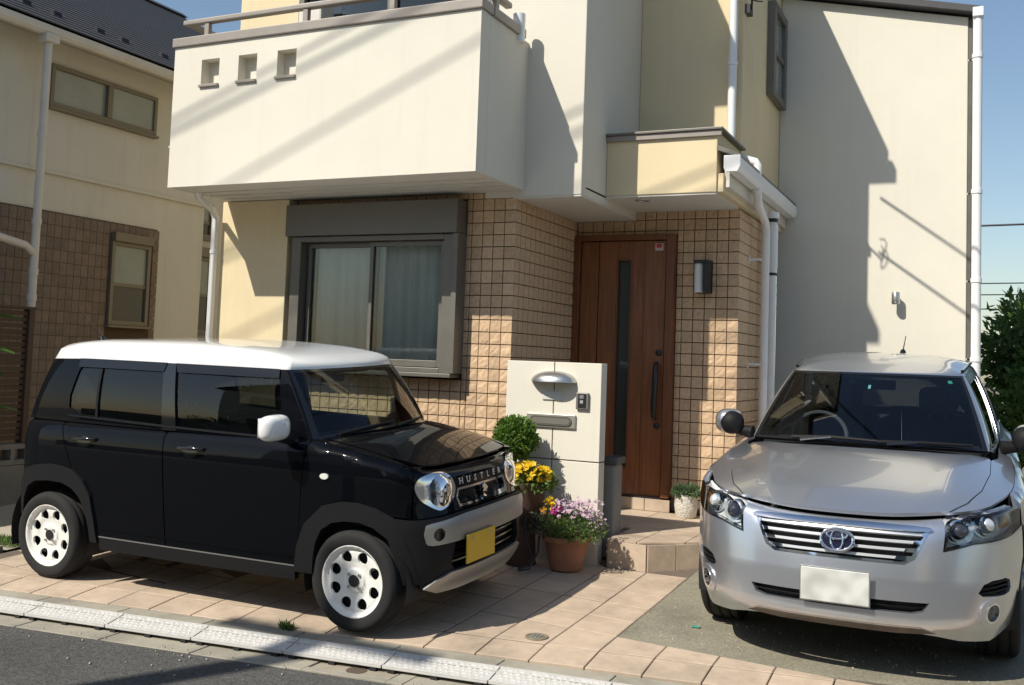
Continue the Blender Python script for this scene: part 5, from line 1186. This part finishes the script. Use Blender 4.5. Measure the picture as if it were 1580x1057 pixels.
# ------------------------------------------------------------------ neighbour house
nb=empty('neighbour_house',(-10.5,8,0),'taupe neighbouring house with brown tiles and dark slate roof','house')
NX=-8.8
def N(name,m,*b,bevel=.005,parent=nb): return box(name,m,parent,*b,bevel=bevel,loc=None if parent is nb else (0,0,0))
N('wall_upper',M_nwall,-14,NX,3.0,9.57,3.35,4.80); N('wall_lower',M_nwall,-14,NX-.02,3.0,9.56,0,3.33)
N('belt_course',M_nwall,-14,NX+.025,2.98,9.59,3.315,3.352); N('wall_rear',M_nwall,-14,-9.25,9.56,13,0,4.9)
ntb=N('tile_bed',M_grout,NX-.02,NX+.004,6.2,8.78,0,2.93,bevel=0)
nt=[]
cols=[6.66+.0915*i for i in range(24)]; rows=[2.92-.128*i for i in range(22)]
for yc in cols:
    for zc in rows:
        if 8.07<yc<8.70 and 1.75<zc<2.86: continue
        if zc<.2: continue
        nt.append(((NX-.008,yc,zc-.064),(.0915-.006)/.0945,(.128-.006)/.0945))
nt.sort(key=lambda c:abs(c[0][1]-7.6)+abs(c[0][2]-2.2))
nt=[c for c in nt if c[0][2]>1.25]+[c for c in nt if c[0][2]<=1.25]
NTM=[tile_mesh(k,M_ntile) for k in range(10)]
tile_wall(ntb,nt,math.pi/2,300,M_ntile,meshes=NTM)
def nwin(y0,y1,z0,z1,split,horiz,case=0,X=NX):
    f=MB().box(X-.03,X+.05,y0,y0+.045,z0,z1).box(X-.03,X+.05,y1-.045,y1,z0,z1).box(X-.03,X+.05,y0+.045,y1-.045,z1-.045,z1).box(X-.03,X+.05,y0+.045,y1-.045,z0,z0+.05)
    if horiz: f.box(X-.02,X+.035,y0+.045,y1-.045,split-.02,split+.02)
    else: f.box(X-.02,X+.06,split-.035,split+.035,z0+.05,z1-.045)
    w=f.build('window',M_nframe,nb,.004)
    if case: box('shutter_case',M_nframe,w,X-.02,X+.09,y0,y1,z1,z1+case,bevel=.004,loc=(0,0,0))
    box('sill',M_nframe,w,X-.02,X+.075,y0-.02,y1+.02,z0-.03,z0-.002,bevel=.003,loc=(0,0,0))
    if horiz:
        box('pane',M_frost,w,X+.008,X+.02,y0+.045,y1-.045,split+.02,z1-.045,loc=(0,0,0)); box('pane',mat('dark_pane',(.05,.055,.05),.1,coat=.5),w,X+.010,X+.022,y0+.045,y1-.045,z0+.05,split-.02,loc=(0,0,0))
    else:
        box('pane',M_frost,w,X+.004,X+.012,y0+.045,split-.035,z0+.05,z1-.045,loc=(0,0,0)); box('pane',M_frost,w,X+.014,X+.026,split+.035,y1-.045,z0+.05,z1-.045,loc=(0,0,0))
    return w
nwin(7.16,8.63,4.01,4.46,7.93,False); nwin(8.09,8.66,1.79,2.72,2.24,True,.10); nwin(9.72,10.2,1.75,2.75,2.25,True,.12,X=-9.25); nwin(9.78,10.15,3.0,3.45,3.2,True,X=-9.25)
# eaves, gutter, roof courses, snow guards
N('eave_soffit',mat('eave_board',(.46,.42,.34),.8),-9.3,-8.50,3.0,11.6,4.70,4.735)
N('fascia',mat('fascia_board',(.50,.46,.37),.7),-8.52,-8.49,3.0,11.6,4.62,4.735)
ng=MB().prism([(-8.48,4.70),(-8.48,4.625),(-8.46,4.60),(-8.40,4.60),(-8.375,4.63),(-8.375,4.70)],3.0,11.6,'y').build('gutter',M_pvc2,nb,.005)
ux,uz=-.832,.555
N('roof_deck',M_roof,-14,-8.5,3,11.6,4.735,4.75,bevel=0)
rc=MB()
for k in range(36):
    d0=.10*k-.02; x0,z0=-8.42+ux*d0,4.745+uz*d0; x1,z1=-8.42+ux*(d0+.108),4.745+uz*(d0+.108)
    rc.add([(x0,3,z0+.016),(x0,11.62,z0+.016),(x1,11.62,z1+.006),(x1,3,z1+.006),(x0,3,z0),(x0,11.62,z0)],[(0,1,2,3),(4,5,1,0)])
tag(rc.build('slate_courses',M_roof,nb),kind='stuff')
tp_=(-8.42+ux*3.6,4.745+uz*3.6)
MB().prism([(-8.42,4.74),(tp_[0],tp_[1]),(tp_[0],4.74)],11.60,11.61,'y').build('gable_end',M_nwall,nb)
MB().prism([(tp_[0]-.12,tp_[1]-.03),(tp_[0],tp_[1]+.05),(tp_[0]+.12,tp_[1]-.03)],3,11.65,'y').build('ridge_cap',M_roof,nb)
MB().prism([(tp_[0],tp_[1]),(tp_[0]-3.6*.832,4.74),(tp_[0],4.74)],3,11.6,'y').build('roof_far_slope',M_roof,nb)
for k,yy in enumerate((6.75,7.12,7.68,8.02,8.62,8.97,9.5,9.85)):
    d=.30+.0*(k%2); x,z=-8.42+ux*d,4.745+uz*d+.03
    MB().prism([(x,z-.03),(x+ux*.09,z+uz*.09-.02),(x+ux*.09,z+uz*.09+.0),(x-.01,z+.035)],yy-.05,yy+.05,'y').build('snow_guard',M_black,nb)
MB().tube([(-8.55+ux*2.1,7.55,4.85+uz*2.1),(-8.55+ux*.9,8.6,4.82+uz*.9),(-8.55+ux*.3,9.3,4.80+uz*.3)],.012,6).build('roof_cable',M_black,nb)
pipe('downpipe',[(-8.43,6.83,4.62),(-8.43,6.83,.2)],.040,M_pvc2,nb)
MB().box(-8.50,-8.36,6.75,6.91,4.53,4.62).build('gutter_outlet',M_pvc2,nb,.01)
for z in (3.62,2.75,2.25,2.0): pipe('pipe_joint',[(-8.43,6.83,z-.03),(-8.43,6.83,z+.03)],.047,M_pvc2,nb)
pipe('branch_pipe',[(-8.43,6.83,2.42),(-8.43,6.72,2.50),(-8.45,6.0,2.62),(-8.5,5.0,2.78)],.04,M_pvc2,nb)
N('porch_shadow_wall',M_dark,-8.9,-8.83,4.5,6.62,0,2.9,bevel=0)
# slatted fence on a block base, in front of the neighbour
fe=empty('slat_fence',(-8.1,6.0,0),'dark brown horizontal slat fence on a concrete block base','fence')
MB().box(-8.25,-8.12,4.6,6.70,-.05,.42).build('base_wall',mat('grey_render',(.20,.195,.18),.9,var=.15,vscale=4),fe,.006)
for k in range(5):
    y0=6.69-.40*(k+1); z0=.425
    bl=MB().box(-8.25,-8.12,y0+.004,y0+.396,z0,z0+.045).box(-8.25,-8.12,y0+.004,y0+.396,z0+.145,z0+.19).box(-8.25,-8.12,y0+.004,y0+.05,z0+.045,z0+.145).box(-8.25,-8.12,y0+.35,y0+.396,z0+.045,z0+.145).box(-8.25,-8.12,y0+.18,y0+.22,z0+.045,z0+.145)
    bl.build('open_block',M_block,fe)
for k in range(21): MB().box(-8.19,-8.17,4.6,6.62,.65+.058*k,.65+.058*k+.042).build('slat',M_fence,fe)
for yy in (6.62,5.6): MB().box(-8.23,-8.14,yy-.03,yy+.03,.62,1.87).build('post',M_fence,fe,.004)
MB().box(-8.235,-8.135,4.6,6.66,1.868,1.895).build('top_rail',M_fence,fe,.003)
# broad leaf plant poking in at the far left
bp0=(-7.55,5.62,.03)
bpl=empty('broad_leaf_plant',bp0,'tall plant with broad glossy leaves at the slat fence','plant')
MB().tube([bp0,(-7.58,5.60,1.0),(-7.55,5.58,1.95)],[.02,.016,.008],8).build('stem',M_bark,bpl)
def bigleaf(p,d,L,W):
    p=Vector(p); d=Vector(d).normalized(); s=d.cross(Vector((0,0,1))).normalized(); nn=s.cross(d); mb=MB(); vs=[]
    for i in range(9):
        t=i/8; w=W*math.sin(math.pi*min(1,t*.9+.06))**.7; c=p+d*L*t-nn*L*.35*t*t
        vs+=[c+s*w+nn*w*.25,c,c-s*w+nn*w*.25]
    mb.add(vs,[(3*i+k,3*i+k+1,3*i+k+4,3*i+k+3) for i in range(8) for k in (0,1)],True); return mb.build('leaf',leafmat('broad_leaf',(.10,.22,.04),(.05,.13,.03),.3),bpl)
r=random.Random(2)
for k in range(14): bigleaf((-7.56,5.6,.7+.095*k),(math.cos(k*2.4),math.sin(k*2.4),.35),.34,.085)
# ------------------------------------------------------------------ right-hand background
def tree(name,c,h,rx,ry,rz,n,size,label,seed,lm=L_dk,lo=-1.,group=None):
    t=empty(name,c,label,'tree' if 'tree' in name else 'shrub',group)
    cz=c[2]+h
    tr=MB().tube([c,(c[0]+.05,c[1],c[2]+h*.5),(c[0],c[1]+.05,cz+rz*.3)],[.10,.08,.03],8)
    rr=random.Random(seed)
    for k in range(7):
        a=rr.uniform(0,6.28); z0=c[2]+h*rr.uniform(.35,.9); tr.tube([(c[0],c[1],z0),(c[0]+rx*.6*math.cos(a),c[1]+ry*.6*math.sin(a),z0+rz*.6)],[.035,.012],6)
    tr.build('trunk',M_bark,t)
    # clumps
    cl=[]
    for k in range(26):
        d=Vector((rr.gauss(0,1),rr.gauss(0,1),rr.gauss(0,1))).normalized(); q=rr.random()**.4
        cl.append((c[0]+d.x*rx*q,c[1]+d.y*ry*q,cz+d.z*rz*q,rr.uniform(.22,.42)))
    def vol(r):
        x,y,z,s=cl[r.randrange(len(cl))]; d=Vector((r.gauss(0,1),r.gauss(0,1),r.gauss(0,1))).normalized(); k=r.random()**.4
        return (x+d.x*s*rx*k,y+d.y*s*ry*k,z+d.z*s*rz*k),d
    leaves(n,vol,size,.45,.1,seed).build('crown',lm,t); return t
tree('evergreen_shrub',(.95,14.2,.2),1.2,1.0,1.2,1.05,9000,.13,'tall dark evergreen shrub behind the silver car',51)
tree('evergreen_shrub',(.55,12.6,.2),.8,.5,.8,.85,4500,.11,'low dark shrub at the corner of the white wall',52)
tree('garden_tree',(1.5,16.5,.2),2.2,1.1,1.2,1.0,4200,.17,'light green leafy tree rising over the evergreen shrub',53,L_md)
# far houses seen past the right corner and filling the horizon
def far_house(c,w,d,h,m,label,rot=0,wins=True):
    t=empty('far_house',(c[0],c[1],0),label,'house','houses beyond the plot',world_children=False); t.rotation_euler=(0,0,rot)
    MB().box(-w/2,w/2,-d/2,d/2,-.3,h).build('wall',m,t,loc=(0,0,0)); MB().prism([(-w/2-.35,h),(w/2+.35,h),(0,h+w*.28)],-d/2-.3,d/2+.3,'y').build('roof',M_roof,t,loc=(0,0,0))
    if wins:
        for z in (1.0,3.8):
            for i in (-1,1):
                for fy in (-1,1):
                    x=i*w*.25; y=fy*(d/2); f=MB().box(x-.75,x+.75,y-.06,y+.06,z,z+1.3).build('window',M_nframe,t,loc=(0,0,0)); box('pane',mat('dark_pane',(.05,.055,.05),.1,coat=.5),f,x-.68,x+.68,y-.07,y+.07,z+.07,z+1.23,loc=(0,0,0))
    return t

# houses over the road (they mirror in paint and glass)
far_house((-11,-13.5),9,7.5,5.6,M_nwall,'taupe house across the road with dark gable roof',.11); far_house((1.0,-12.2),9,7.5,5.6,M_white,'white house across the road with dark gable roof',.11); far_house((12,-11),8.5,7.5,5.6,M_cream,'cream house across the road with dark gable roof',.11)
wl_=MB()
hw=empty('garden_wall',(-4,yv(-4,-5.9),0),'long grey block garden wall across the road','wall')
for k in range(36):
    a=-22+k*1.0; MB().prism([(a+.004,yv(a,-5.9)),(a+.996,yv(a+1,-5.9)),(a+.996,yv(a+1,-6.05)),(a+.004,yv(a,-6.05))],-.1,1.25).build('wall_block',M_block,hw)
for k in range(7):
    x=-14+4.0*k; tree('hedge_tree',(x,yv(x,-6.9),0),.9,1.6,.7,.75,2200,.17,'dark leafy hedge tree behind the block wall across the road',60+k,L_dk,group='hedge trees across the road')
# utility pole across the lane and its cables
M_pole=mat('concrete_pole',(.32,.31,.29),.9)
po=(-6.33,-1.15)
up=empty('utility_pole',(po[0],po[1],-.1),'tall slim concrete utility pole beside the road','utility pole')
MB().tube([(po[0],po[1],-.2),(po[0],po[1],7.3)],[.145,.10],18).build('shaft',M_pole,up); MB().box(po[0]-.7,po[0]+.7,po[1]-.05,po[1]+.05,6.8,6.9).build('cross_arm',M_steel,up)
def cable(a,b,r,sag,label,n=18):
    pts=[tuple(a[i]+(b[i]-a[i])*t/n-(sag*4*(t/n)*(1-t/n) if i==2 else 0) for i in range(3)) for t in range(n+1)]
    o=MB().tube(pts,r,8).build('overhead_cable',M_black); tag(o,label,'cable'); return o
# cables over the road whose shadows rake across the balcony
def shadow_wire(x0,z0,x1,z1,dy0,dy1,r,label):
    """straight cable whose shadow joins two points of the balcony face (Y=6.446); dy = distance in front of the face"""
    a=(x0-.51*dy0,6.446-dy0,z0+1.17*dy0); b=(x1-.51*dy1,6.446-dy1,z1+1.17*dy1)
    d=Vector(b)-Vector(a); A=Vector(a)-d*3.2; Bq=Vector(b)+d*2.2
    cable(tuple(A),tuple(Bq),r,0,label)
shadow_wire(-6.37,3.52,-4.60,4.13,4.6,4.15,.012,'thick black overhead cable crossing above the road')
shadow_wire(-6.37,3.41,-4.60,3.98,5.4,4.95,.016,'bundled black overhead cable below the thick one')
shadow_wire(-5.60,2.98,-3.39,3.92,6.4,5.7,.013,'slack black service cable running towards the house')
for k,(z,x) in enumerate(((5.38,-1.86),(4.84,-1.87))):
    cable((x,8.62,z),(x+.78*14,-5.38,z+.22*14),.012,.1,('upper','lower')[k]+' black service cable fixed at the entrance corner')
for k,(z,dz) in enumerate(((4.20,.35),(3.05,.4),(2.85,.38),(2.6,.3))):
    cable((-8,22,z+.3),(18,22+k,z+dz+.5),.012 if k else .02,.1,('thick dark cable high in the sky beyond the shrub','upper thin cable in the sky beyond the shrub','middle thin cable in the sky beyond the shrub','lower thin cable in the sky beyond the shrub')[k])

# grit and small stones lying along the gutter and on the bay
r=random.Random(77); gm=MB()
for k in range(420):
    x=r.uniform(-6,-.2)
    if k<260: y=yv(x,r.choice((PL0-.02+.04*r.random(),GUT+.02+.03*r.random(),GUT-.05-.5*r.random()**2,KERB-.01))); z=-.094 if y<yv(x,PL1) else (-.034 if y>yv(x,PL0) else -.05)
    else: x=r.uniform(-1.8,.3); y=r.uniform(5.6,6.4); z=gz(x,y)-.003
    q=r.uniform(.0025,.007); vs=[(x+q*r.uniform(.6,1.3)*dx,y+q*r.uniform(.6,1.3)*dy,z+q*(.8 if dz else -.3)) for dx,dy,dz in ((-1,-1,0),(1,-1,0),(1,1,0),(-1,1,0),(-.5,-.5,1),(.5,-.5,1),(.5,.5,1),(-.5,.5,1))]
    gm.add(vs,[(4,5,6,7),(0,1,5,4),(1,2,6,5),(2,3,7,6),(3,0,4,7)])
tag(gm.build('grit',mat('pale_grit',(.34,.31,.26),.9,var=.3,vscale=40)),'loose pale grit and small stones along the gutter','grit',kind='stuff')

for o in bpy.data.objects:
    for k in ('_off','_x'):
        if k in o: del o[k]
